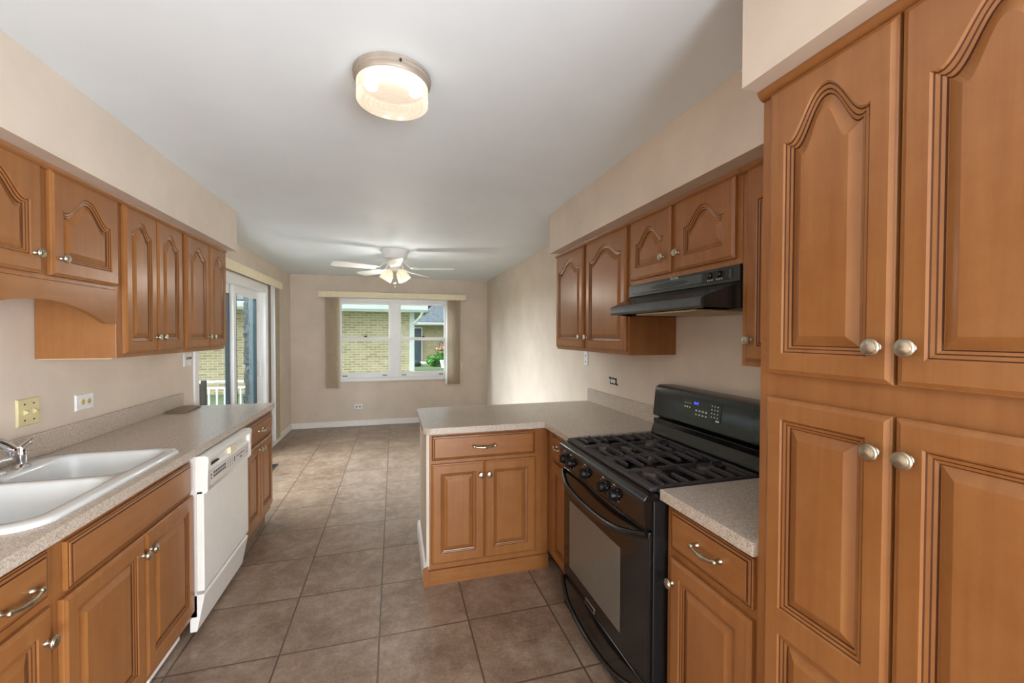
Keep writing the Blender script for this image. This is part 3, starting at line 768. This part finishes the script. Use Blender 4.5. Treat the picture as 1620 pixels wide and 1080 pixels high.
# ------------------------------------------------------------------ range
rg = thing('gas_range', (1.2, 1.63, 0), 'black freestanding gas range with cast iron grates', 'range')
R0, R1 = 1.250, 2.012
B(.872, 1.50, R0+.002, R1-.002, .035, .868).build('body', BLACKM, rg, bevel=.003)
for y in (R0+.05, R1-.05):
    for x in (.93, 1.45): MB().lathe([(.018, 0), (.018, .036)], (x, y, 0), (0, 0, 1), 12).build('foot', DARKHOLE, rg)
# cooktop with rolled front edge
prof = [(1.40, .869), (1.40, .890), (.905, .890), (.872, .897), (.850, .895), (.836, .888), (.828, .878), (.828, .869)]
m = MB(); m.prism(prof, lambda a, b, h: (a, h, b), R0-.001, R1+.001); m.build('cooktop', BLACK, rg, smooth=40, bevel=.004)
prof = [(.872, .868), (.836, .868), (.832, .862), (.842, .775), (.848, .768), (.872, .768)]
m = MB(); m.prism(prof, lambda a, b, h: (a, h, b), R0+.004, R1-.004); q = m; KN = []
for y in (1.948, 1.872, 1.715, 1.545, 1.455):
    k = MB(); o = (.838, y, .820); ax = Vector((-1, 0, .10))
    k.lathe([(.027, -.002), (.027, .004), (.024, .007)], o, ax, 24); k.lathe([(.021, .006), (.020, .024), (.017, .028)], o, ax, 24)
    k.box(.806, .816, y-.005, y+.005, .806, .842)
    KN.append(k)
    for i in range(7):
        a = math.radians(-120+40*i); q.box(.8335, .8350, y+.034*math.sin(a)-.0014, y+.034*math.sin(a)+.0014, .822+.032*math.cos(a)-.0014, .822+.032*math.cos(a)+.0014, m=1)
    q.box(.8315, .8345, y-.008, y+.008, .859, .862, m=1)
pn = q.build('control_panel', [BLACK, PRINTW], rg)
for k in KN: k.build('burner_knob', KNOBM, pn, smooth=35)
# oven door
dm = MB(); dm.box(.855, .871, R0+.004, R1-.004, .205, .760)
od = dm.build('oven_door', BLACK, rg, bevel=.005, seg=3)
B(.8535, .8552, 1.445, 1.930, .275, .612).build('oven_window', OVENG, od)
def bow(y0, y1, z, sag, out, r, name, par):
    m = MB(); pts = []; n = 28
    for i in range(n+1):
        t = -1+2*i/n; q = 1-t*t
        pts.append((.850-out*min(1, q*1.6)**.8, (y0+y1)/2+t*(y1-y0)/2, z-sag*q))
    m.tube(pts, r, 12); return m.build(name, BLACK, par, smooth=60)
bow(R0+.012, R1-.012, .748, .052, .042, .0125, 'oven_handle', od)
bd = MB(); bd.box(.8515, .8552, 1.655, 1.745, .208, .232); b1 = bd.build('badge', NICKEL, od, bevel=.002)
B(.8508, .8516, 1.660, 1.740, .212, .228).build('badge_face', BLACK, b1)
dm = MB(); dm.box(.858, .871, R0+.004, R1-.004, .040, .196); ds = dm.build('storage_drawer', BLACK, rg, bevel=.005, seg=3)
bow(R0+.012, R1-.012, .190, .075, .035, .011, 'drawer_handle', ds)
# backguard
m = MB(); m.prism([(1.37, .8905), (1.378, .930), (1.392, .965), (1.392, .992), (1.50, .992), (1.50, .8905)], lambda a, b, h: (a, h, b), R0+.004, R1+.036-.04); m.build('riser', BLACK, rg, bevel=.003)
m = MB(); prof = [(1.425, .993), (1.425, 1.000), (1.398, 1.004), (1.392, 1.014), (1.406, 1.150), (1.415, 1.166), (1.430, 1.173), (1.518, 1.173), (1.518, .993)]
m.prism(prof, lambda a, b, h: (a, h, b), R0, R1+.004); cg = m.build('backguard', CONSOLE, rg, smooth=30, bevel=.004)
# display panel lies on the sloped console face
S0 = Vector((1.3958, 0, 1.051)); SD = Vector((1.406-1.392, 0, 1.150-1.014)).normalized(); SN = Vector((-SD.z, 0, SD.x))
def fcon(u, v, w): return tuple(S0 + SD*v*.82 + SN*w + Vector((0, u-.040, 0)))
dp = MB(); dp.loops([[fcon(a, b, h) for a, b in ((1.560, .006), (1.560, .100), (1.566, .106), (1.804, .106), (1.810, .100), (1.810, .006), (1.804, 0), (1.566, 0))] for h in (-.001, .002)], True, True, [0, 0])
q = dp
def dot(u, v, a=.004, b=.003): q.box(u-a, u+a, v-b, v+b, .0018, .0026, m=1, fr=fcon)
for r_ in range(4):
    for k in range(3): dot(1.580+k*.018, .030+r_*.020, .003, .003)
for k in range(4): dot(1.650+k*.022, .045, .005, .0045); dot(1.650+k*.022, .022, .005, .0035)
for k in range(3): dot(1.762+k*.017, .078, .005, .002); dot(1.762+k*.017, .055, .004, .005)
dot(1.578, .012, .010, .004)
dpo = dp.build('display_panel', [CONSOLE, PRINTW], cg)
text_part('clock_digits', '8:41', .018, fcon(1.718, .085, .0024), (0, -1, 0), tuple(SD), DIGIT, dpo)
# burners
for (x, y, r) in ((.985, 1.435, .042), (.985, 1.832, .036), (1.245, 1.435, .036), (1.245, 1.832, .042), (1.115, 1.632, .034)):
    b_ = MB(); b_.lathe([(r+.022, .0), (r+.020, .004), (r+.004, .006), (r+.002, .014), (r, .016), (r*.96, .020), (r*.5, .022), (.002, .022)], (x, y, .890), (0, 0, 1), 28)
    b_.build('burner', BURNER, rg, smooth=35)
# cast iron grates: two halves
def grate(y0, y1):
    m = MB(); z0, z1 = .901, .915; x0, x1 = .868, 1.352; t = .012
    m.box(x0, x0+.034, y0, y1, z0-.004, z1-.003); m.box(x1-.020, x1, y0, y1, z0, z1)
    m.box(x0+.034, x1-.020, y0, y0+.022, z0-.004, z1-.004); m.box(x0+.034, x1-.020, y1-.022, y1, z0-.004, z1-.004)
    yc = (y0+y1)/2
    for i, bx in enumerate((.985, 1.245)):
        for s, e_ in ((-1, y0+.01), (1, y1-.01)):
            ya, yb = sorted((yc+s*.040, e_))
            m.box(bx-t/2, bx+t/2, ya, yb, z0, z1+.004)
            for dx in (-.055, .055):
                ya, yb = sorted((yc+s*.070, e_))
                m.box(bx+dx-t/2, bx+dx+t/2, ya, yb, z0, z1+.002)
        xs = ((x0+.01, bx-.038), (bx+.038, 1.115)) if i == 0 else ((1.115, bx-.038), (bx+.038, x1-.01))
        for xa, xb_ in xs: m.box(xa, xb_, yc-t/2, yc+t/2, z0, z1+.004)
    m.box(1.115-t/2, 1.115+t/2, y0+.01, y1-.01, z0, z1+.002)
    for fx in (x0+.012, x1-.012):
        for fy in (y0+.012, y1-.012, yc): m.lathe([(.008, 0), (.009, .012)], (fx, fy, .8905), (0, 0, 1), 10)
    m.build('grate', IRON, rg, bevel=.003, seg=2)
grate(R0+.018, 1.629); grate(1.635, R1-.018)

# ------------------------------------------------------------------ range hood
hd = thing('range_hood', (1.3, 1.62, 1.55), 'black under-cabinet range hood above the gas range', 'range hood')
H0, H1 = 1.249, 2.002
# upper control box flush under the cabinet
m = MB(); m.box(1.226, XR-.002, H0, H1, 1.650, 1.7145); m.build('control_box', HOODM, hd, bevel=.003)
# flared visor: front edge is narrower at the far side
LX, LY1 = 1.052, 1.885
def vis(y0b, y1b, y0f, y1f, zt_b, zt_f, zb):
    return None
m = MB()
back_t = [(1.228, H0, 1.650), (1.228, H1, 1.650)]
pts_top = [(1.228, H0), (1.228, H1), (LX+.012, LY1), (LX+.012, H0)]
A = [(1.228, H0, 1.649), (1.228, H1, 1.649), (LX+.012, LY1, 1.590), (LX+.012, H0, 1.590)]
Bq = [(1.228, H0, 1.548), (1.228, H1, 1.548), (LX+.012, LY1, 1.552), (LX+.012, H0, 1.552)]
m.loops([A, Bq], True, False, [0, 0])
m.box(1.228, XR-.002, H0, H1, 1.548, 1.649)
m.build('visor', HOODM, hd, bevel=.002)
m = MB(); P = [(LX+.0125, 1.590), (LX+.004, 1.588), (LX, 1.580), (LX, 1.556), (LX+.006, 1.549), (LX+.0125, 1.548)]
m.prism(P, lambda a, b, h: (a, h, b), H0-.004, LY1+.004); m.build('lip', HOODG, hd, smooth=40)
B(LX+.03, XR-.05, H0+.06, H1-.30, 1.540, 1.5475).build('filter', FILTER, hd, bevel=.002)
# facing strip with the oval grille and two switches
st = MB(); st.box(1.2225, 1.2262, 1.285, 1.955, 1.666, 1.702); sto = st.build('facing_strip', HOODG, hd, bevel=.001)
P = [(.135*math.cos(2*math.pi*i/40), .0125*math.sin(2*math.pi*i/40)) for i in range(40)]
MB().prism(P, lambda a, b, h: (h, 1.660+a, 1.682+b), 1.2212, 1.2230).build('oval_grille', BLACKM, sto)
q = B(1.2210, 1.2228, 1.300, 1.440, 1.664, 1.704)
for y in (1.395, 1.345):
    k = MB(); k.lathe([(.013, 0), (.013, .006), (.010, .010)], (1.2212, y, 1.688), (-1, 0, 0), 20); k.build('switch_knob', BLACK, sto, smooth=35)
    for i in range(3): q.box(1.2204, 1.2212, y-.016+i*.012, y-.010+i*.012, 1.6675, 1.6715, m=1)
q.build('switch_plate', [BLACKM, PRINTW], sto)
text_part('lettering', 'NuTone', .016, (1.2255, 1.622, 1.7075), (0, -1, 0), (0, 0, 1), PRINTW, hd)

# ------------------------------------------------------------------ ceiling light over the kitchen
LX0, LY0 = -.002, 1.530
cl = thing('ceiling_light', (LX0, LY0, ZC), 'round flush ceiling light with ribbed glass drum over the kitchen', 'ceiling light')
m = MB(); m.lathe([(.131, -.0005), (.132, -.010), (.129, -.013), (.130, -.022), (.124, -.026), (.119, -.034)], (LX0, LY0, ZC), (0, 0, 1), 48); m.build('fixture_pan', PEWTER, cl, smooth=35)
prof = [(.114, -.034), (.121, -.038), (.1215, -.056), (.1185, -.060), (.1185, -.066), (.1215, -.070), (.121, -.092)]
for i in range(1, 15):
    t = i/14; r = .121*(1-t); prof.append((max(r, .002), -.092-.016*(1-(1-t)**2)-(.0022 if i % 2 else 0)))
mats = [0, 0, 1, 1, 1, 0, 0]+[i % 2 for i in range(14)]
m = MB(); m.lathe(prof, (LX0, LY0, ZC), (0, 0, 1), 56, cap0=False, mats=mats); m.build('glass_drum', [LENS, LENSR], cl, smooth=40)
for dx in (.055, -.05):
    b_ = MB(); b_.lathe([(.008, .0), (.016, .010), (.018, .024), (.012, .038), (.002, .044)], (LX0+dx, LY0, ZC-.045), (1 if dx > 0 else -1, 0, 0), 16); b_.build('bulb', BULB, cl, smooth=60)
k = MB(); k.lathe([(.004, 0), (.004, .006)], (LX0+.025, LY0-.128, ZC-.020), (0, -1, 0), 10); k.build('set_screw', DARKHOLE, cl)
lamp('kitchen_light_bulbs', 'POINT', (LX0+.03, LY0, ZC-.070), .12, (1, .92, .83), radius=.05)

# ------------------------------------------------------------------ ceiling fan
FX, FY = .012, 4.672
fan = thing('ceiling_fan', (FX, FY, ZC), 'white five-blade ceiling fan with two lit glass shades over the dining end', 'ceiling fan')
m = MB(); m.lathe([(.150, -.0005), (.152, -.006), (.146, -.012), (.142, -.030), (.128, -.060), (.122, -.085), (.108, -.098), (.070, -.104), (.066, -.112)], (FX, FY, ZC), (0, 0, 1), 40); m.build('motor_housing', FANW, fan, smooth=35)
m = MB(); m.lathe([(.060, -.112), (.078, -.118), (.080, -.150), (.066, -.170), (.058, -.205), (.040, -.220), (.012, -.228)], (FX, FY, ZC), (0, 0, 1), 32); m.build('light_kit', FANW, fan, smooth=35)
for i in range(5):
    th = math.radians(-1+72*i)-YAW
    U = Vector((math.cos(th), math.sin(th), 0)); V = Vector((-math.sin(th), math.cos(th), 0)); O = Vector((FX, FY, ZC-.205))
    def fb(u, v, w): return tuple(O + U*u + (V*math.cos(.21)+Vector((0, 0, math.sin(.21))))*v + Vector((0, 0, 1))*w)
    P = [(.20, -.050), (.54, -.066), (.61, -.064), (.638, -.050), (.645, 0), (.638, .050), (.61, .064), (.54, .066), (.20, .050)]
    b_ = MB(); b_.prism(P, lambda a, b, h: fb(a, b, h), 0, .007); bo = b_.build('blade', FANW, fan, bevel=.001)
    k = MB(); k.tube([tuple(O+U*.075+Vector((0, 0, .075))), tuple(O+U*.12+Vector((0, 0, .055))), tuple(O+U*.16+Vector((0, 0, .016))), tuple(O+U*.20+Vector((0, 0, .010))), tuple(O+U*.26+Vector((0, 0, .009)))], [.010, .011, .012, .018, .014], 10, flat=.5)
    k.build('blade_iron', HOODG if False else FANW, bo, smooth=50)
CR_ = Vector((math.cos(YAW), -math.sin(YAW), 0))
for s in (-1, 1):
    o = Vector((FX, FY, ZC-.200)) + CR_*s*.040; ax = (CR_*s*.55 + Vector((0, 0, -1))).normalized()
    k = MB(); k.lathe([(.016, -.01), (.020, .012), (.024, .022)], o, ax, 16); k.build('shade_holder', FANW, fan, smooth=40)
    g = MB(); g.lathe([(.024, .018), (.044, .036), (.060, .070), (.066, .105), (.070, .136), (.067, .136), (.056, .075), (.022, .022)], o, ax, 28, cap0=False, cap1=False)
    so = g.build('glass_shade', SHADE, fan, smooth=50)
    k = MB(); k.lathe([(.010, .03), (.022, .05), (.026, .075), (.018, .10), (.002, .108)], o, ax, 16); k.build('bulb', SHADE, so, smooth=60)
    lamp('fan_bulb', 'POINT', tuple(o+ax*.25), 5.5, (1, .92, .82), radius=.03)
k = MB(); k.tube([(FX, FY, ZC-.226), (FX, FY, ZC-.335)], .0018, 6); k.lathe([(.002, 0), (.011, -.004), (.014, -.014), (.011, -.024), (.002, -.028)], (FX, FY, ZC-.335), (0, 0, 1), 14)
k.lathe([(.002, 0), (.006, -.004), (.006, -.010), (.001, -.014)], (FX, FY, ZC-.385), (0, 0, 1), 10); k.tube([(FX, FY, ZC-.36), (FX, FY, ZC-.386)], .0012, 6)
k.build('pull_chain', PEWTER, fan, smooth=50)

# ------------------------------------------------------------------ vertical blinds
def vane_strip(m, p0, p1, z0, z1, curve=.010):
    p0 = Vector((*p0, 0)); p1 = Vector((*p1, 0)); d = p1-p0; n = Vector((-d.y, d.x, 0)).normalized()
    L = []
    for z in (z0, z1):
        q = []
        for i in range(7):
            t = i/6; c_ = p0+d*t+n*curve*(1-(2*t-1)**2); q.append((c_.x, c_.y, z))
        for i in range(6, -1, -1):
            t = i/6; c_ = p0+d*t+n*(curve*(1-(2*t-1)**2)+.0015); q.append((c_.x, c_.y, z))
        L.append(q)
    m.loops(L, True, True, [0, 0])
vb = thing('vertical_blind', (0, YB-.06, 2.05), 'cream vertical blinds pulled open to both sides of the back window', 'blinds')
m = MB(); m.box(-1.098, 1.150, YB-.118, YB-.108, 2.008, 2.098); m.box(-1.098, -1.088, YB-.108, YB-.001, 2.008, 2.098); m.box(1.140, 1.150, YB-.108, YB-.001, 2.008, 2.098); m.box(-1.088, 1.140, YB-.108, YB-.001, 2.088, 2.098)
m.build('valance', VALANCE, vb, bevel=.002)
B(-1.05, 1.10, YB-.075, YB-.045, 2.02, 2.05).build('headrail', WHITE, vb)
for i in range(7):
    x = -.985+i*.028; k = MB(); vane_strip(k, (x-.010, YB-.094), (x+.018, YB-.046), .610, 2.02, .011); k.build('vane', VANE, vb, smooth=50)
for i in range(8):
    x = .812+i*.030; k = MB(); vane_strip(k, (x+.030, YB-.094), (x+.002, YB-.046), .622, 2.02, -.011); k.build('vane', VANE if i else TRIMW, vb, smooth=50)  # first vane is whiter: the daylight on it is put into its colour
k = MB(); k.tube([(1.082, YB-.065, 2.02), (1.082, YB-.065, .98)], .002, 6); k.lathe([(.004, 0), (.009, -.006), (.009, -.15), (.003, -.158)], (1.082, YB-.065, .985), (0, 0, 1), 12); k.build('wand', WHITE, vb, smooth=50)
vd = thing('vertical_blind', (XL+.06, 4.9, 2.05), 'cream vertical blinds stacked at the far side of the sliding door', 'blinds')
m = MB(); m.box(XL+.094, XL+.104, 3.72, 6.072, 2.024, 2.115); m.box(XL+.001, XL+.094, 6.062, 6.072, 2.024, 2.115); m.box(XL+.001, XL+.094, 3.72, 3.73, 2.024, 2.115); m.box(XL+.001, XL+.094, 3.73, 6.062, 2.105, 2.115)
m.build('valance', VALANCE, vd, bevel=.002)
B(XL+.045, XL+.075, 3.75, 6.04, 2.05, 2.075).build('headrail', WHITE, vd)
for i in range(9):
    y = 5.765+i*.026; k = MB(); vane_strip(k, (XL+.030, y+.045), (XL+.088, y), .115, 2.05, .004); k.build('vane', VANE if i else WHITE, vd, smooth=50)  # vane next to the door coloured white to look lit

# floor register below the sliding door
fv = thing('floor_vent', (-1.31, 5.02, 0), 'small dark floor vent on the tiles in front of the sliding door', 'floor vent')
B(-1.38, -1.24, 4.90, 5.14, .0005, .006).build('frame', HOODG, fv, bevel=.001)
for i in range(8): B(-1.365, -1.255, 4.915+i*.027, 4.929+i*.027, .006, .008).build('slat', DARKHOLE, fv)

# ------------------------------------------------------------------ outdoors
GZ = -.20
tag(B(-60, 60, 7.3, 80, GZ-.2, GZ).build('lawn', GRASS), kind='structure')
tag(B(-60, XL-.16, -20, 7.3, GZ-.2, GZ).build('side_lawn', GRASS), kind='structure')
tag(B(-6.0, XL-.16, 2.0, 7.3, GZ, GZ+.06).build('patio_bounce_slab', CONCRETE), kind='structure')  # slab enlarged and paled to bounce light in through the sliding door
tag(B(-4, 14, -14, YR-1, GZ-.2, GZ).build('rear_lawn', GRASS), kind='structure')

# stone pier on the outside wall, beyond the sliding door
pr = thing('stone_pier', (-1.75, 6.3, GZ), 'rough grey stone pier outside, at the far edge of the sliding door', 'pier')
m = MB(); zs = [GZ+.061+i*.10 for i in range(26)]; L = []
rnd = random.Random(3)
for i, z in enumerate(zs):
    for e in (0, 1):
        j = rnd.uniform(0, .035); q = []
        for k in range(20):
            t = k/20*4; s = int(t); f_ = t-s; jj = j*.6+rnd.uniform(0, .012)
            x0, x1, y0, y1 = -1.835-jj, -1.66, 6.10-jj, 6.50
            q.append(((x0+(x1-x0)*f_, y0, 0), (x1, y0+(y1-y0)*f_, 0), (x1+(x0-x1)*f_, y1, 0), (x0, y1+(y0-y1)*f_, 0))[s][:2]+(z+(.088 if e else 0),))
        L.append(q)
m.loops(L, True, True, [0]*len(L)); m.build('stonework', STONE, pr)
B(-1.700, -1.657, 5.752, 6.098, GZ+.061, 2.40).build('stone_facing', STONE, pr)

# white railing on the lawn side of the patio
rl = thing('patio_railing', (-3.3, 7.5, GZ), 'white metal railing across the lawn outside the sliding door', 'railing')
B(-6.6, -2.0, 7.485, 7.515, .680, .715).build('top_rail', RAILW, rl, bevel=.004)
B(-6.6, -2.0, 7.49, 7.51, .588, .612).build('middle_rail', RAILW, rl)
B(-6.6, -2.0, 7.49, 7.51, -.06, -.035).build('bottom_rail', RAILW, rl)
for i in range(42):
    x = -6.55+i*.108
    B(x-.011, x+.011, 7.489, 7.511, GZ if i % 14 == 0 else -.035, .588).build('baluster', RAILW, rl)

# outdoor chair just outside the door
oc = thing('patio_chair', (-2.05, 5.1, GZ+.06), 'dark outdoor chair standing just outside the sliding door', 'chair')
zg = GZ+.0605
for (x, y, z1) in ((-2.00, 5.285, .935), (-2.40, 5.285, .935), (-2.00, 4.85, .42), (-2.40, 4.85, .42)):
    B(x-.022, x+.022, y-.022, y+.022, zg, z1).build('leg', CHAIRB, oc, bevel=.004)
B(-2.42, -1.98, 4.83, 5.26, .24, .29).build('seat', CHAIRK, oc, bevel=.01)
B(-2.376, -2.024, 5.272, 5.298, .40, .90).build('backrest', CHAIRK, oc, bevel=.006)

# neighbour's house, yellow brick
ha = thing('neighbour_house', (-6, 13, GZ), 'yellow brick neighbouring house with white gutter seen through the back window', 'house')
B(-22, .46, 13.0, 19, GZ, 2.30).build('brick_wall', BRICK_A, ha)
B(.46, .60, 12.96, 13.12, GZ, 2.10).build('downspout', EAVE, ha, bevel=.01)
B(-22.3, 1.02, 12.45, 13.0, 2.10, 2.13).build('eave_soffit', SOFFITM, ha)
B(.60, 1.02, 13.0, 19, 2.10, 2.13).build('eave_soffit', SOFFITM, ha)
m = MB(); P = [(12.28, 2.15), (12.26, 2.27), (12.30, 2.29), (12.45, 2.29), (12.45, 2.08), (12.34, 2.08)]
m.prism(P, lambda a, b, h: (h, a, b), -22.3, .95); m.build('gutter', EAVE, ha)
m = MB(); m.loops([[(-22.4, 12.32, 2.292), (1.10, 12.32, 2.292), (1.10, 19.2, 2.292), (-22.4, 19.2, 2.292)], [(-22.4, 12.32, 2.34), (1.10, 12.32, 2.34), (1.10, 19.2, 2.34), (-22.4, 19.2, 2.34)], [(-19, 15.7, 3.30), (-2.5, 15.7, 3.30), (-2.5, 15.9, 3.30), (-19, 15.9, 3.30)]], True, True, [0]*3)
m.build('roof', SHINGLE, ha)
k = MB(); k.tube([(.80, 12.37, 2.10), (.78, 12.50, 1.98), (.62, 12.9, 1.80), (.56, 12.93, 1.74)], .045, 10); k.build('downspout_elbow', EAVE, ha, smooth=50)

# second house with the dark door
hb = thing('neighbour_house', (6, 24, GZ), 'farther tan brick house with a dark door and grey shingle roof behind the yellow one', 'house')
m = MB(); m.box(.6, 12, 24.0, 32, GZ, 2.02); m.build('brick_wall', BRICK_B, hb)
B(1.02, 1.55, 23.94, 24.0, GZ, 1.84).build('door_frame', EAVE, hb)
B(1.09, 1.48, 23.90, 23.94, GZ+.05, 1.76).build('front_door', DOORD, hb)
B(.3, 12.3, 23.3, 24.0, 1.94, 1.97).build('eave_soffit', SOFFITM, hb)
m = MB(); P = [(23.16, 1.98), (23.14, 2.06), (23.18, 2.08), (23.30, 2.08), (23.30, 1.94), (23.2, 1.94)]
m.prism(P, lambda a, b, h: (h, a, b), .3, 12.3); m.build('gutter', EAVE, hb)
m = MB(); m.loops([[(.2, 23.2, 2.085), (12.4, 23.2, 2.085), (12.4, 32.3, 2.085), (.2, 32.3, 2.085)], [(.2, 23.2, 2.13), (12.4, 23.2, 2.13), (12.4, 32.3, 2.13), (.2, 32.3, 2.13)], [(.8, 27.8, 5.1), (12, 27.8, 5.1), (12, 28.0, 5.1), (.8, 28.0, 5.1)]], True, True, [0]*3)
m.build('roof', SHINGLE, hb)
B(.5, 1.9, 22.6, 23.88, GZ, GZ+.10).build('door_step', CONCRETE, hb, bevel=.02)

def leafball(center, rad, n, size, mat_list, name, parent, seed, squash=.8):
    r = random.Random(seed); m = MB()
    for i in range(n):
        while True:
            p = Vector((r.uniform(-1, 1), r.uniform(-1, 1), r.uniform(-1, 1)))
            if p.length < 1: break
        c_ = Vector(center)+Vector((p.x*rad, p.y*rad, p.z*rad*squash))
        a = Vector((r.uniform(-1, 1), r.uniform(-1, 1), r.uniform(-.4, 1))).normalized(); b_ = a.cross(Vector((r.uniform(-1, 1), r.uniform(-1, 1), r.uniform(-1, 1)))).normalized()
        s = size*r.uniform(.7, 1.3)
        m.quad(c_-a*s, c_+b_*s*.45, c_+a*s, c_-b_*s*.45)
    return m.build(name, mat_list, parent)
sh = thing('garden_shrub', (2.0, 21.5, GZ), 'low green shrub in front of the farther brick house', 'shrub')
leafball((2.0, 21.5, GZ+.30), .46, 700, .07, LEAF, 'foliage', sh, 11, .65)
B(1.96, 2.04, 21.46, 21.54, GZ, GZ+.2).build('stem', CHAIRB, sh)
fp_ = thing('flower_pot', (2.42, 20.6, GZ), 'white pot of pink flowers on the lawn, at the right edge of the window view', 'flower pot')
m = MB(); m.lathe([(.17, 0), (.24, .34), (.26, .36), (.24, .38), (.22, .34)], (2.42, 20.6, GZ), (0, 0, 1), 24); m.build('pot', EAVE, fp_, smooth=40)
leafball((2.40, 20.6, GZ+.66), .42, 600, .07, LEAF, 'foliage', fp_, 12, .75)
leafball((2.38, 20.5, GZ+.86), .44, 70, .075, PETAL, 'flowers', fp_, 13, .55)
st = thing('garden_hook', (2.20, 21.0, GZ), 'thin dark garden hook standing behind the flower pot', 'garden hook')
m = MB(); m.tube([(2.20, 21.0, GZ), (2.20, 21.0, .95), (2.22, 21.0, 1.05), (2.32, 21.0, 1.05), (2.36, 21.0, .95)], .018, 8); m.build('pole', CHAIRK, st, smooth=50)
sb = thing('garden_stone', (1.02, 21.8, GZ), 'grey rounded stone by the step of the farther brick house', 'stone')
m = MB(); m.lathe([(.30, 0), (.34, .08), (.30, .20), (.16, .28), (.02, .30)], (1.02, 21.8, GZ), (0, 0, 1), 12); m.build('boulder', STONE, sb, smooth=60)
